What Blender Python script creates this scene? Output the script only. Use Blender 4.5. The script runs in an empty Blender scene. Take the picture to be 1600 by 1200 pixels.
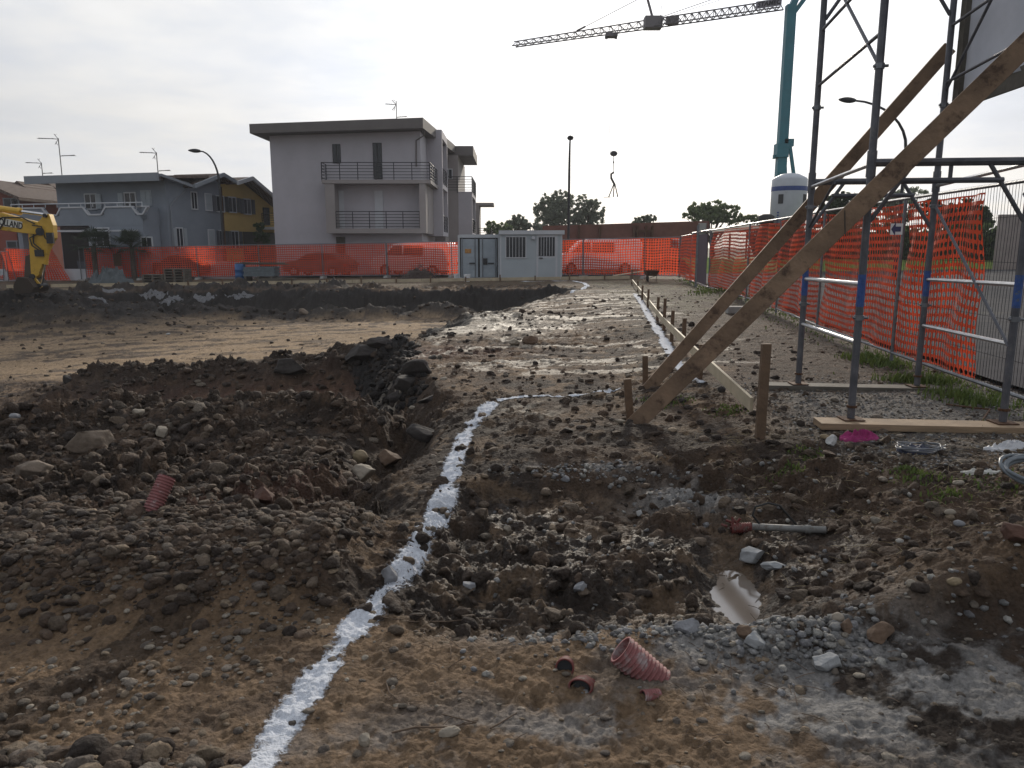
import bpy, math, random
import numpy as np
from mathutils import Vector, Matrix
random.seed(7); RNG = np.random.default_rng(11)
R = math.radians
scn = bpy.context.scene
col = scn.collection
# ------------------------------------------------------------- camera
F = 1180.0; CH = 1.65; PITCH = math.atan(213 / F)
cd = bpy.data.cameras.new('camera'); cam = bpy.data.objects.new('camera', cd); col.objects.link(cam)
cam.location = (0, 0, CH); cam.rotation_euler = (math.pi / 2 - PITCH, 0, 0)
cd.sensor_width = 36; cd.lens = F / 1600 * 36; cd.clip_start = 0.05; cd.clip_end = 6000
scn.camera = cam
scn.view_settings.view_transform = 'Standard'; scn.view_settings.look = 'None'
scn.view_settings.exposure = 0.18; scn.view_settings.gamma = 1.0
# ------------------------------------------------------------- sky and sun
SAZ, SEL = R(9), R(17)                       # sun azimuth (to the right of +Y) and elevation
sdir = Vector((math.sin(SAZ) * math.cos(SEL), math.cos(SAZ) * math.cos(SEL), math.sin(SEL)))
world = bpy.data.worlds.new("World"); scn.world = world; world.use_nodes = True
wn = world.node_tree.nodes; wl = world.node_tree.links; wn.clear()
def wnode(t, **k):
    n = wn.new(t)
    for a, b in k.items(): setattr(n, a, b)
    return n
def wmath(op, a, b=None, clamp=False):
    n = wnode('ShaderNodeMath', operation=op, use_clamp=clamp)
    for i, v in enumerate((a, b)):
        if v is None: continue
        if isinstance(v, (int, float)): n.inputs[i].default_value = v
        else: wl.new(v, n.inputs[i])
    return n.outputs[0]
sky = wnode('ShaderNodeTexSky', sky_type='NISHITA', sun_disc=False, sun_elevation=SEL, sun_rotation=SAZ)
tc = wnode('ShaderNodeTexCoord')
dp = wnode('ShaderNodeVectorMath', operation='DOT_PRODUCT'); wl.new(tc.outputs['Generated'], dp.inputs[0]); dp.inputs[1].default_value = sdir
t = wmath('MULTIPLY', wmath('ADD', dp.outputs['Value'], 1.0), 0.5)
sep = wnode('ShaderNodeSeparateXYZ'); wl.new(tc.outputs['Generated'], sep.inputs[0])
# cloud layer: direction projected on a flat deck
zz = wmath('ADD', wmath('MAXIMUM', sep.outputs[2], 0.0), 0.12)
cx = wmath('DIVIDE', sep.outputs[0], zz); cy = wmath('DIVIDE', sep.outputs[1], zz)
cmb = wnode('ShaderNodeCombineXYZ'); wl.new(cx, cmb.inputs[0]); wl.new(cy, cmb.inputs[1])
nz = wnode('ShaderNodeTexNoise'); wl.new(cmb.outputs[0], nz.inputs['Vector'])
nz.inputs['Scale'].default_value = 1.1; nz.inputs['Detail'].default_value = 6; nz.inputs['Roughness'].default_value = 0.55
nz2 = wnode('ShaderNodeTexNoise'); wl.new(cmb.outputs[0], nz2.inputs['Vector'])
nz2.inputs['Scale'].default_value = 0.45; nz2.inputs['Detail'].default_value = 3
v = wmath('ADD', wmath('MULTIPLY', wmath('POWER', t, 2.0), 0.30), 0.46)
v = wmath('ADD', v, wmath('MULTIPLY', wmath('POWER', t, 30.0), 0.62))
cl = wmath('MULTIPLY', wmath('SUBTRACT', nz.outputs[0], 0.5), 0.75)
cl = wmath('ADD', cl, wmath('MULTIPLY', wmath('SUBTRACT', nz2.outputs[0], 0.5), 0.8))
hz = wmath('MULTIPLY', sep.outputs[2], 4.0, clamp=True)
cl = wmath('MULTIPLY', cl, hz)
v = wmath('MULTIPLY', v, wmath('ADD', cl, 1.0))
# thinner cloud (bluer) where the noise dips
mixc = wnode('ShaderNodeMix', data_type='RGBA'); 
mixc.inputs['A'].default_value = (1.0, 1.0, 1.0, 1); mixc.inputs['B'].default_value = (0.86, 0.93, 1.06, 1)
wl.new(wmath('MULTIPLY', wmath('SUBTRACT', 0.62, nz.outputs[0]), 4.0, clamp=True), mixc.inputs['Factor'])
warm = wnode('ShaderNodeMix', data_type='RGBA'); wl.new(wmath('MULTIPLY', wmath('SUBTRACT', 1.0, wmath('MULTIPLY', sep.outputs[2], 3.2)), 0.55, clamp=True), warm.inputs['Factor'])
wl.new(mixc.outputs['Result'], warm.inputs['A']); warm.inputs['B'].default_value = (1.05, 0.985, 0.91, 1)
sc_ = wnode('ShaderNodeVectorMath', operation='SCALE'); wl.new(warm.outputs['Result'], sc_.inputs[0]); wl.new(wmath('MULTIPLY', v, 10.0), sc_.inputs['Scale'])
fin = wnode('ShaderNodeMix', data_type='RGBA'); fin.inputs['Factor'].default_value = 0.94
wl.new(sky.outputs[0], fin.inputs['A']); wl.new(sc_.outputs[0], fin.inputs['B'])
bg = wnode('ShaderNodeBackground'); bg.inputs['Strength'].default_value = 0.1
wl.new(fin.outputs['Result'], bg.inputs['Color'])
wo = wnode('ShaderNodeOutputWorld'); wl.new(bg.outputs[0], wo.inputs[0])
sl = bpy.data.lights.new('sun', 'SUN'); sl.energy = 3.4; sl.angle = R(5); sl.color = (1, 0.90, 0.76)
so = bpy.data.objects.new('sun', sl); col.objects.link(so); so.rotation_euler = (-sdir).to_track_quat('-Z', 'Y').to_euler()
scn.cycles.max_bounces = 6; scn.cycles.transparent_max_bounces = 12

# ------------------------------------------------------------- materials
def mat(name, c, rough=0.7, metal=0.0, var=0.15, vs=3.0, bump=0.0, bs=40.0, c2=None, spec=0.4, trans=0.0, dirt=None, coord='Object', stretch=None):
    m = bpy.data.materials.new(name); m.use_nodes = True
    n = m.node_tree.nodes; l = m.node_tree.links; b = n['Principled BSDF']
    b.inputs['Roughness'].default_value = rough; b.inputs['Metallic'].default_value = metal
    b.inputs['Specular IOR Level'].default_value = spec
    co = n.new('ShaderNodeTexCoord'); src = co.outputs[coord]
    if stretch:
        mp = n.new('ShaderNodeMapping'); mp.inputs['Scale'].default_value = stretch; l.new(src, mp.inputs[0]); src = mp.outputs[0]
    nz = n.new('ShaderNodeTexNoise'); nz.inputs['Scale'].default_value = vs; nz.inputs['Detail'].default_value = 6; nz.inputs['Roughness'].default_value = .65
    l.new(src, nz.inputs['Vector'])
    rp = n.new('ShaderNodeMapRange'); rp.inputs[1].default_value = .3; rp.inputs[2].default_value = .7
    l.new(nz.outputs[0], rp.inputs[0])
    mx = n.new('ShaderNodeMix'); mx.data_type = 'RGBA'
    if c2 is None:
        mx.inputs['A'].default_value = tuple(max(0, q * (1 - var)) for q in c) + (1,)
        mx.inputs['B'].default_value = tuple(min(1, q * (1 + var)) for q in c) + (1,)
    else:
        mx.inputs['A'].default_value = tuple(c) + (1,); mx.inputs['B'].default_value = tuple(c2) + (1,)
    l.new(rp.outputs[0], mx.inputs['Factor']); out = mx.outputs['Result']
    if dirt:
        n2 = n.new('ShaderNodeTexNoise'); n2.inputs['Scale'].default_value = dirt[1]; n2.inputs['Detail'].default_value = 8; n2.inputs['Roughness'].default_value = .7
        l.new(src, n2.inputs['Vector'])
        r2 = n.new('ShaderNodeMapRange'); r2.inputs[1].default_value = dirt[2]; r2.inputs[2].default_value = dirt[2] + .12
        l.new(n2.outputs[0], r2.inputs[0])
        m2 = n.new('ShaderNodeMix'); m2.data_type = 'RGBA'; l.new(r2.outputs[0], m2.inputs['Factor']); l.new(out, m2.inputs['A'])
        m2.inputs['B'].default_value = tuple(dirt[0]) + (1,); out = m2.outputs['Result']
    l.new(out, b.inputs['Base Color'])
    if bump:
        nb = n.new('ShaderNodeTexNoise'); nb.inputs['Scale'].default_value = bs; nb.inputs['Detail'].default_value = 5
        l.new(src, nb.inputs['Vector'])
        bp = n.new('ShaderNodeBump'); bp.inputs['Strength'].default_value = bump; bp.inputs['Distance'].default_value = .02
        l.new(nb.outputs[0], bp.inputs['Height']); l.new(bp.outputs[0], b.inputs['Normal'])
    if trans:
        tr = n.new('ShaderNodeBsdfTranslucent'); l.new(out, tr.inputs[0])
        ms = n.new('ShaderNodeMixShader'); ms.inputs[0].default_value = trans
        l.new(b.outputs[0], ms.inputs[1]); l.new(tr.outputs[0], ms.inputs[2]); l.new(ms.outputs[0], n['Material Output'].inputs[0])
    return m
M = {}
M['galv'] = mat('galvanised_steel', (.17, .18, .20), .42, .75, .25, 9, .1, 60, dirt=((.12, .09, .06), 6, .60))
M['galv_light'] = mat('galvanised_tube', (.42, .43, .45), .38, .8, .2, 9, .05, 60)
M['paint_tube'] = mat('scaffold_steel', (.105, .108, .125), .5, .4, .3, 7, .15, 80, dirt=((.16, .15, .14), 14, .58))
M['blue_paint'] = mat('blue_paint', (.03, .08, .26), .5, .1, .3, 20, dirt=((.12, .13, .15), 30, .55))
M['rust'] = mat('rusty_steel', (.09, .045, .025), .85, .2, .4, 30, .3)
M['net'] = mat('orange_netting', (.66, .085, .035), .7, 0, .22, 2.5, trans=.45)
M['wood'] = mat('plank_wood', (.26, .185, .12), .8, 0, .35, 2.2, .25, 30, stretch=(1, 1, 14), dirt=((.08, .05, .035), 3, .6))
M['wood_prop'] = mat('prop_wood', (.20, .135, .09), .75, 0, .40, 2.5, .35, 30, dirt=((.08, .05, .035), 6, .53))
M['wood_pale'] = mat('pale_board', (.42, .36, .26), .75, 0, .2, 3, .15, 50)
M['wood_grey'] = mat('weathered_wood', (.11, .10, .085), .85, 0, .35, 3, .25, 30)
M['stake'] = mat('stake_wood', (.13, .085, .055), .85, 0, .35, 6, .25, 40)
M['sheet'] = mat('banner_back', (.42, .44, .50), .6, 0, .16, 1.2, trans=.35)
M['dark'] = mat('dark_trim_and_shade', (.012, .013, .016), .6)  # near-black for dark trim, and for shade painted into openings and pipes
M['glass'] = mat('window_glass', (.02, .025, .035), .12, 0, .2, 1)
M['black'] = mat('black_rubber', (.02, .02, .02), .6)
def chalk_mat():
    m = mat('chalk_powder', (.55, .58, .64), .95, 0, .16, 60, .6, 130)
    n = m.node_tree.nodes; l = m.node_tree.links; at = n.new('ShaderNodeAttribute'); at.attribute_name = 'soil'; co = n.new('ShaderNodeTexCoord')
    nz = n.new('ShaderNodeTexNoise'); nz.inputs['Scale'].default_value = 45; nz.inputs['Detail'].default_value = 7; nz.inputs['Roughness'].default_value = .8; l.new(co.outputs['Object'], nz.inputs['Vector'])
    ad = n.new('ShaderNodeMath'); ad.operation = 'MULTIPLY_ADD'; l.new(nz.outputs[0], ad.inputs[0]); ad.inputs[1].default_value = 2.2; l.new(at.outputs['Alpha'], ad.inputs[2])
    mr = n.new('ShaderNodeMapRange'); mr.inputs[1].default_value = .92; mr.inputs[2].default_value = 1.34; l.new(ad.outputs[0], mr.inputs[0])
    tr = n.new('ShaderNodeBsdfTransparent'); mx = n.new('ShaderNodeMixShader'); l.new(mr.outputs[0], mx.inputs[0]); l.new(tr.outputs[0], mx.inputs[1]); l.new(n['Principled BSDF'].outputs[0], mx.inputs[2]); l.new(mx.outputs[0], n['Material Output'].inputs[0]); return m
M['chalk'] = chalk_mat()
M['concrete'] = mat('concrete', (.30, .30, .29), .9, 0, .2, 3, .3, 40)
M['white'] = mat('white_plastic', (.7, .72, .75), .5, 0, .1, 3)

# ------------------------------------------------------------- mesh helpers
class MB:
    def __init__(s): s.v = []; s.f = []
    def add(s, vs, fs):
        o = len(s.v); s.v += [tuple(p) for p in vs]; s.f += [tuple(i + o for i in f) for f in fs]; return s
    def hexa(s, p):   # p: 4 bottom, 4 top
        return s.add(p, [(0, 3, 2, 1), (4, 5, 6, 7), (0, 1, 5, 4), (1, 2, 6, 5), (2, 3, 7, 6), (3, 0, 4, 7)])
    def box(s, a, b):
        (x0, y0, z0), (x1, y1, z1) = a, b
        return s.hexa([(x0, y0, z0), (x1, y0, z0), (x1, y1, z0), (x0, y1, z0), (x0, y0, z1), (x1, y0, z1), (x1, y1, z1), (x0, y1, z1)])
    def beam(s, a, b, w, h, up=(0, 0, 1)):
        a, b = Vector(a), Vector(b); d = (b - a).normalized(); u = Vector(up)
        if abs(d.dot(u)) > .98: u = Vector((0, 1, 0))
        x = d.cross(u).normalized() * (w / 2); z = x.cross(d).normalized() * (h / 2)
        return s.hexa([a - x - z, a + x - z, b + x - z, b - x - z, a - x + z, a + x + z, b + x + z, b - x + z])
    def tube(s, pts, r, n=8, r2=None, cap=True):
        pts = [Vector(p) for p in pts]; m = len(pts); o = len(s.v); ref = Vector((0, 0, 1)); prev = None
        for i, p in enumerate(pts):
            d = (pts[min(i + 1, m - 1)] - pts[max(i - 1, 0)]).normalized()
            if prev is None:
                u = ref if abs(d.dot(ref)) < .95 else Vector((1, 0, 0)); x = d.cross(u).normalized()
            else: x = (prev - d * prev.dot(d)).normalized()
            prev = x; y = d.cross(x)
            rr = r if r2 is None else r + (r2 - r) * i / (m - 1)
            for k in range(n):
                a = 2 * math.pi * k / n; s.v.append(tuple(p + (x * math.cos(a) + y * math.sin(a)) * rr))
        for i in range(m - 1):
            for k in range(n):
                s.f.append((o + i * n + k, o + i * n + (k + 1) % n, o + (i + 1) * n + (k + 1) % n, o + (i + 1) * n + k))
        if cap: s.f.append(tuple(o + k for k in range(n))[::-1]); s.f.append(tuple(o + (m - 1) * n + k for k in range(n)))
        return s
    def lathe(s, prof, c=(0, 0, 0), n=20):   # prof: (r, z)
        o = len(s.v)
        for r, z in prof:
            for k in range(n):
                a = 2 * math.pi * k / n; s.v.append((c[0] + r * math.cos(a), c[1] + r * math.sin(a), c[2] + z))
        for i in range(len(prof) - 1):
            for k in range(n): s.f.append((o + i * n + k, o + i * n + (k + 1) % n, o + (i + 1) * n + (k + 1) % n, o + (i + 1) * n + k))
        s.f.append(tuple(o + k for k in range(n))[::-1]); s.f.append(tuple(o + (len(prof) - 1) * n + k for k in range(n)))
        return s
    def prism(s, poly, y0, y1, axis='y'):   # polygon in xz extruded in y (or in yz extruded in x)
        n = len(poly)
        f = (lambda p, t: (p[0], t, p[1])) if axis == 'y' else (lambda p, t: (t, p[0], p[1]))
        vs = [f(p, y0) for p in poly] + [f(p, y1) for p in poly]
        return s.add(vs, [tuple(range(n)), tuple(range(n, 2 * n))[::-1]] + [(i, i + n, (i + 1) % n + n, (i + 1) % n) for i in range(n)])
    def build(s, name, m, parent=None, world=False, smooth=False, bevel=0):
        vs = s.v
        if world and parent is not None:
            r = parent
            while r.parent: r = r.parent
            L = r.location; vs = [(p[0] - L.x, p[1] - L.y, p[2] - L.z) for p in vs]
        me = bpy.data.meshes.new(name); me.from_pydata(vs, [], s.f); me.update()
        o = bpy.data.objects.new(name, me); col.objects.link(o)
        me.materials.append(M[m] if isinstance(m, str) else m)
        if smooth:
            for p in me.polygons: p.use_smooth = True
        if bevel:
            bv = o.modifiers.new('bevel', 'BEVEL'); bv.width = bevel; bv.segments = 2; bv.limit_method = 'ANGLE'
        if parent is not None: o.parent = parent
        return o
def tag(o, label=None, cat=None, group=None, kind=None):
    if label: o['label'] = label
    if cat: o['category'] = cat
    if group: o['group'] = group
    if kind: o['kind'] = kind
    return o
def thing(name, label, cat, loc=(0, 0, 0), rz=0, group=None):
    o = bpy.data.objects.new(name, None); o.empty_display_size = .2; col.objects.link(o); o.location = loc; o.rotation_euler = (0, 0, rz)
    return tag(o, label, cat, group)
def copy_tree(o, parent=None):
    c = o.copy(); col.objects.link(c)
    if parent is not None: c.parent = parent
    for ch in list(o.children): copy_tree(ch, c)
    return c
def np_mesh(name, V, Fq, m, smooth=True, cols=None, parent=None, extra=None):
    me = bpy.data.meshes.new(name); k = Fq.shape[1]
    me.vertices.add(len(V)); me.vertices.foreach_set('co', V.astype(np.float32).ravel())
    me.loops.add(Fq.size); me.loops.foreach_set('vertex_index', Fq.astype(np.int32).ravel())
    me.polygons.add(len(Fq)); me.polygons.foreach_set('loop_start', np.arange(0, Fq.size, k, dtype=np.int32))
    me.polygons.foreach_set('loop_total', np.full(len(Fq), k, np.int32))
    if smooth: me.polygons.foreach_set('use_smooth', np.ones(len(Fq), bool))
    me.update(calc_edges=True)
    if cols is not None:
        a = me.color_attributes.new('soil', 'FLOAT_COLOR', 'POINT'); a.data.foreach_set('color', cols.astype(np.float32).ravel())
    o = bpy.data.objects.new(name, me); col.objects.link(o); me.materials.append(M[m] if isinstance(m, str) else m)
    if parent is not None: o.parent = parent
    return o
# pixel of the 1600 x 1200 photograph -> place in the world, used to measure real positions
_c, _s = math.cos(PITCH), math.sin(PITCH)
def ray(px, py):
    x = (px - 800) / F; y = (600 - py) / F
    return x, _c + y * _s, -_s + y * _c
def G(px, py, z=0.0):
    r = ray(px, py); t = (z - CH) / r[2]; return r[0] * t, r[1] * t
def W(px, py, Y):
    r = ray(px, py); t = Y / r[1]; return Vector((r[0] * t, Y, CH + r[2] * t))

# ------------------------------------------------------------- numpy noise
def _hash(ix, iy, seed):
    h = (ix.astype(np.int64) * 374761393 + iy.astype(np.int64) * 668265263 + seed * 1442695041) & 0xffffffff
    h = ((h ^ (h >> 13)) * 1274126177) & 0xffffffff
    h = ((h ^ (h >> 16)) * 2246822519) & 0xffffffff
    return ((h ^ (h >> 15)) & 0xffffff) / float(0xffffff)
def vnoise(x, y, seed=0):
    ix = np.floor(x); iy = np.floor(y); fx = x - ix; fy = y - iy
    u = fx * fx * fx * (fx * (fx * 6 - 15) + 10); w = fy * fy * fy * (fy * (fy * 6 - 15) + 10)
    a = _hash(ix, iy, seed); b = _hash(ix + 1, iy, seed); c = _hash(ix, iy + 1, seed); d = _hash(ix + 1, iy + 1, seed)
    return (a * (1 - u) + b * u) * (1 - w) + (c * (1 - u) + d * u) * w
def fbm(x, y, sc, oct=4, seed=0, gain=.5):
    s = np.zeros_like(x); a = 1.0; t = 0
    for i in range(oct):
        ca, sa = math.cos(i * 1.3 + .4), math.sin(i * 1.3 + .4)
        s += a * vnoise((x * ca - y * sa) * sc + i * 17.3, (x * sa + y * ca) * sc - i * 9.1, seed + i * 7); t += a; a *= gain; sc *= 2.03
    return s / t
def clod(x, y, sc, seed=0, sharp=1.0):   # rounded lumps, 0..1
    x = x * sc; y = y * sc; ix = np.floor(x); iy = np.floor(y); best = np.zeros_like(x)
    for dx in (-1, 0, 1):
        for dy in (-1, 0, 1):
            jx = ix + dx; jy = iy + dy
            px = jx + .15 + .7 * _hash(jx, jy, seed); py = jy + .15 + .7 * _hash(jx, jy, seed + 5)
            rr = .25 + .6 * _hash(jx, jy, seed + 9) ** 1.5; hh = .35 + .65 * _hash(jx, jy, seed + 3)
            d = ((x - px) ** 2 + (y - py) ** 2) / (rr * rr)
            best = np.maximum(best, hh * rr * np.sqrt(np.clip(1 - d, 0, 1)) * sharp)
    return best
def lumps(x, y, sc, seed=0, soft=False):   # broken, tilted clods with uneven outlines
    w = .55 / sc; x = x + w * (vnoise(x * sc * 1.9, y * sc * 1.9, seed + 31) - .5) * 1.6; y = y + w * (vnoise(x * sc * 1.9 + 7, y * sc * 1.9, seed + 37) - .5) * 1.6
    x = x * sc; y = y * sc; ix = np.floor(x); iy = np.floor(y); best = np.zeros_like(x)
    for dx in (-1, 0, 1):
        for dy in (-1, 0, 1):
            jx = ix + dx; jy = iy + dy
            px = jx + .1 + .8 * _hash(jx, jy, seed); py = jy + .1 + .8 * _hash(jx, jy, seed + 5)
            rr = .20 + .62 * _hash(jx, jy, seed + 9) ** 1.7; hh = .3 + .7 * _hash(jx, jy, seed + 3)
            ex_, ey_ = (x - px) / rr, (y - py) / rr; d = ex_ ** 2 + ey_ ** 2
            tx, ty = _hash(jx, jy, seed + 11) - .5, _hash(jx, jy, seed + 13) - .5
            top = hh * rr * np.minimum(.72 + tx * ex_ + ty * ey_, 1.25 * np.sqrt(np.clip(1 - d, 0, 1)))
            if soft: top = hh * rr * np.minimum(.80 + tx * ex_ + ty * ey_, 1.0) * sm(0, 1.0, 1 - d)
            best = np.maximum(best, np.where(d < 1, top, 0))
    return best
def sm(a, b, x):
    t = np.clip((x - a) / (b - a), 0, 1); return t * t * (3 - 2 * t)
def gb(x, y, cx, cy, rx, ry, ang=0):
    c, s = math.cos(ang), math.sin(ang); u = (x - cx) * c + (y - cy) * s; v = -(x - cx) * s + (y - cy) * c
    return np.exp(-((u / rx) ** 2 + (v / ry) ** 2))
# ------------------------------------------------------------- ground
def znat(x, y):
    return .03 + .0145 * np.clip(x, -30, 30) * (1 - .0 * y) + .09 * sm(1.0, 2.8, x) * (1 - sm(20, 32, y))
def edge_x(y):
    return np.interp(y, [2.6, 3.6, 4.2, 5, 6.5, 8, 9.5, 11, 13.0, 15, 18, 22, 28, 33], [-1.6, -1.15, -.95, -.85, -.70, -.62, -.9, -1.35, -1.7, -1.2, -.2, 1.0, 2.6, 3.4])
PX, PY = G(1150, 935, -.2)
def ground(x, y, detail=True):
    """height, plus zone weights"""
    n1 = fbm(x, y, .5, 4, 1) - .5; n2 = fbm(x, y, 1.6, 4, 21) - .5
    z = znat(x, y)
    ex = edge_x(y) + n2 * np.interp(y, [3, 8, 14, 30], [.25, .35, .9, 1.6])
    w = np.interp(y, [3, 8, 10, 14, 16, 22, 28], [.35, .60, .95, 1.15, 2.6, 3.6, 2.5])
    pd = np.interp(y, [3.3, 4.3, 5.5, 8, 11, 14, 40], [0, .10, .34, .58, .84, .92, .88])
    inside = 1 - sm(ex - w, ex, x)
    fy = y + n1 * 1.6 + .012 * np.clip(-x - 4, 0, 40) * 0
    far = 1 - sm(28.9, 30.3, fy)
    pit = inside * far
    z = z - pd * pit
    # heaps and hollows of the pit
    rub = sm(4.2, 5.0, y + n2 * .7) * (1 - sm(8.2, 9.3, y + n1 * 1.0)) * (1 - sm(-1.75, -1.05, x + n2 * .5)) * sm(-11, -7, x)
    z += rub * (.12 + .30 * sm(5, 8.3, y) + .22 * n1)
    z += .18 * gb(x, y, -2.9, 7.9, 1.2, .6) * 1.0 + .16 * gb(x, y, -5.2, 7.6, 1.0, .8)
    z -= .20 * gb(x, y, -1.05, 4.75, .35, .45) + .22 * gb(x, y, -.95, 6.6, .32, .8)
    yb = 3.02 + .10 * (x + 1.7) ** 2
    bank = sm(yb, yb + .42, y + n2 * .12) * (1 - sm(4.1, 4.9, y + n2 * .3)) * (1 - sm(-.98, -.72, x + n2 * .1))
    z += .20 * bank + .03 * bank * np.sin(y * 9 + n1 * 4)
    ridge_y = 13.9 + .10 * (x + 4.5)
    ridge = np.exp(-((y - ridge_y - n2 * 1.0) / .85) ** 2) * sm(-9.5, -7, x) * (1 - sm(-2.6, -1.7, x))
    z += ridge * (.42 + .5 * n2 + .25 * sm(-5, -3, x))
    hollow = gb(x, y, -3.6, 12.1, 3.0, .9)
    z -= .13 * hollow
    r2 = gb(x, y, -.5, 17.2, 1.8, .9) * sm(-3, -1.5, x)
    z += .16 * r2
    lheap = gb(x, y, -18.5, 26.0, 4.6, 2.3, -.1)
    z += lheap * (1.40 + .9 * n2)
    lh2 = gb(x, y, -14.4, 26.6, 2.4, 1.0, -.35); z += lh2 * (.35 + .6 * n2)
    toe = np.exp(-((y - 28.0 - n2) / .8) ** 2) * sm(-24, -15, x) * (1 - sm(-2.5, 0, x))
    z += toe * (.34 + .9 * n2)
    rimh = np.exp(-((fy - 30.9) / .7) ** 2) * sm(-26, -16, x) * (1 - sm(-7, -4, x)); z += rimh * (.22 + .7 * n2)
    # right of the chalk: bench, basin, cut
    ey = 5.05 + n2 * .35 + .55 * sm(.9, 1.6, x) - .5 * sm(-.1, -.5, x)
    basin = (1 - sm(ey - .02, ey + .30, y)) * sm(2.75, 3.5, y + n1 * .3) * sm(-.62, -.30, x) * (1 - sm(1.55 + .18 * (y - 3), 2.35 + .18 * (y - 3), x + n2 * .3))
    z -= .13 * basin
    z -= .05 * gb(x, y, PX, PY, .18, .45, -.12); z -= .07 * gb(x, y, .82, 4.85, .30, .25) + .05 * gb(x, y, 1.15, 3.75, .25, .6, -.2)
    z += .07 * gb(x, y, .95, 6.35, .55, .35) + .07 * gb(x, y, 1.75, 5.55, .5, .22) + .06 * gb(x, y, .3, 5.7, .7, .2)
    z += .06 * gb(x, y, .8, 2.98, .75, .17) + .06 * gb(x, y, 1.15, 2.88, .17, .12)
    z += .13 * gb(x, y, 2.2, 3.25, .7, .28, .12) - .05 * gb(x, y, 2.1, 2.9, .5, .08, .1)
    bk2 = sm(2.96, 3.05, y + n2 * .35 - .06 * (x - 2)) * (1 - sm(3.35, 3.9, y)) * sm(1.35, 1.75, x + n2 * .5); z += .085 * bk2
    z += .05 * gb(x, y, .25, 3.75, .5, .12) - .05 * gb(x, y, .35, 3.15, .6, .07, -.12)
    z += .12 * gb(x, y, -1.5, 1.95, .6, .22)
    z += .25 * gb(x, y, 6.2, 22.5, 1.0, 3.0) * (.7 + n2)
    mp_ = np.clip(1.9 * gb(x, y, PX, PY, .15, .40, -.15) + 1.6 * (n2 + .0) * gb(x, y, PX, PY, .3, .6), 0, 1); z = z * (1 - mp_) + (-.185) * mp_
    zone = {'mp': mp_, 'bk2': bk2}
    dark = np.clip(rub * 1.0 + ridge * 1.3 + lheap * 1.4 + lh2 + toe + r2 + (pit > .03) * (pit < .93) * .8 + gb(x, y, .3, 6.5, 1.4, 1.6) * .55 + basin * .25, 0, 1)
    zone.update(pit=pit, bank=bank, rub=rub, ridge=ridge, lheap=np.clip(lheap * 1.4 + lh2 + toe + rimh, 0, 1), basin=basin, dark=dark, hollow=hollow, r2=r2)
    if not detail: return z, zone
    # surface roughness per zone
    smooth_floor = pit * (1 - sm(.4, .9, rub)) * sm(14.8, 15.8, y)
    yard = sm(31.5, 33, y)
    nearflat = (1 - sm(2.95, 3.25, y - .08 * (x < -1) + .16 * np.minimum(x, 0)))
    rough = np.clip(.40 + .9 * ((pit > .03) & (pit < .97) & (y > 24)) + .6 * sm(29, 30, y) * (1 - sm(33, 36, y)) + .9 * rub + .9 * ridge + .9 * zone['lheap'] + .5 * r2 + .50 * basin + .5 * ((pit > .05) & (pit < .95)), 0, 1.45)
    rough *= (1 - .72 * smooth_floor) * (1 - .45 * yard) * (1 - .70 * np.clip(nearflat, 0, 1) * (1 - .0 * bank))
    rough *= np.where((x > 2.2) & (y > 5.5), .55, 1.0)
    patch = sm(.42, .62, fbm(x, y, 1.1, 3, 55))
    rough = rough * (.55 + .75 * patch); ramp_ = sm(14.5, 16, y) * (1 - sm(28, 30, y)) * sm(-3, 0, x - .1 * (y - 14)); rough = rough * (1 - .45 * ramp_) * (1 - .85 * mp_) * (1 - .55 * bank)
    c1 = lumps(x, y, 2.4, 3, True); c2 = lumps(x, y, 6.0, 4); c3 = lumps(x, y, 14., 5); c4 = lumps(x, y, 33., 6)
    f1 = fbm(x, y, 5, 5, 31) - .5; f2 = fbm(x, y, 26, 3, 41) - .5
    z += rough * (c1 * .14 * sm(.55, 1.0, rough) + c2 * .115 + c3 * .050 + c4 * .020 + f1 * .075 + f2 * .018)
    rdg = 1 - np.abs(fbm(x, y * 1.0, 3.1, 4, 61) * 2 - 1); z += (rdg - .75) * .05 * rough
    fc = 1 - np.abs(fbm(x, y, 13, 4, 79) * 2 - 1); crumb = lumps(x, y, 48., 8); z += f2 * .010 + (fbm(x, y, 9, 3, 77) - .5) * .016 + np.where(y < 8, (fc - .8) * .016 + crumb * .010 * (.5 + patch), 0)
    # machine tracks: long furrows on the pit floor, lug prints near the chalk line
    fur = np.abs(fbm(x * .25 + y * .06, y * 1.6 - x * .2, 2.4, 5, 88) - .5); z += (.12 - fur) * .16 * smooth_floor * (y < 30)
    tr = gb(x, y, .10, 3.02, .62, .10, -.10); lug = np.sin((x - .25 * y) * 60 + n2 * 4)
    z -= tr * (.030 + .014 * np.sign(lug) * sm(0, .5, np.abs(lug)))
    tr2 = gb(x, y, .45, 3.9, .8, .16, -.22) + gb(x, y, .0, 4.62, .55, .10, .05); z -= tr2 * (.015 + .018 * np.sin((x + .4 * y) * 42 + n2 * 7))
    tr3 = gb(x, y, .25, 2.45, .5, .05, -.15); z -= tr3 * (.012 + .012 * np.sin((x - .3 * y) * 55))
    zone['rough'] = rough; zone['lump'] = c2 + c3; zone['nearflat'] = np.clip(nearflat, 0, 1); zone['floor'] = smooth_floor; zone['yard'] = yard
    return z, zone
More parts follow.
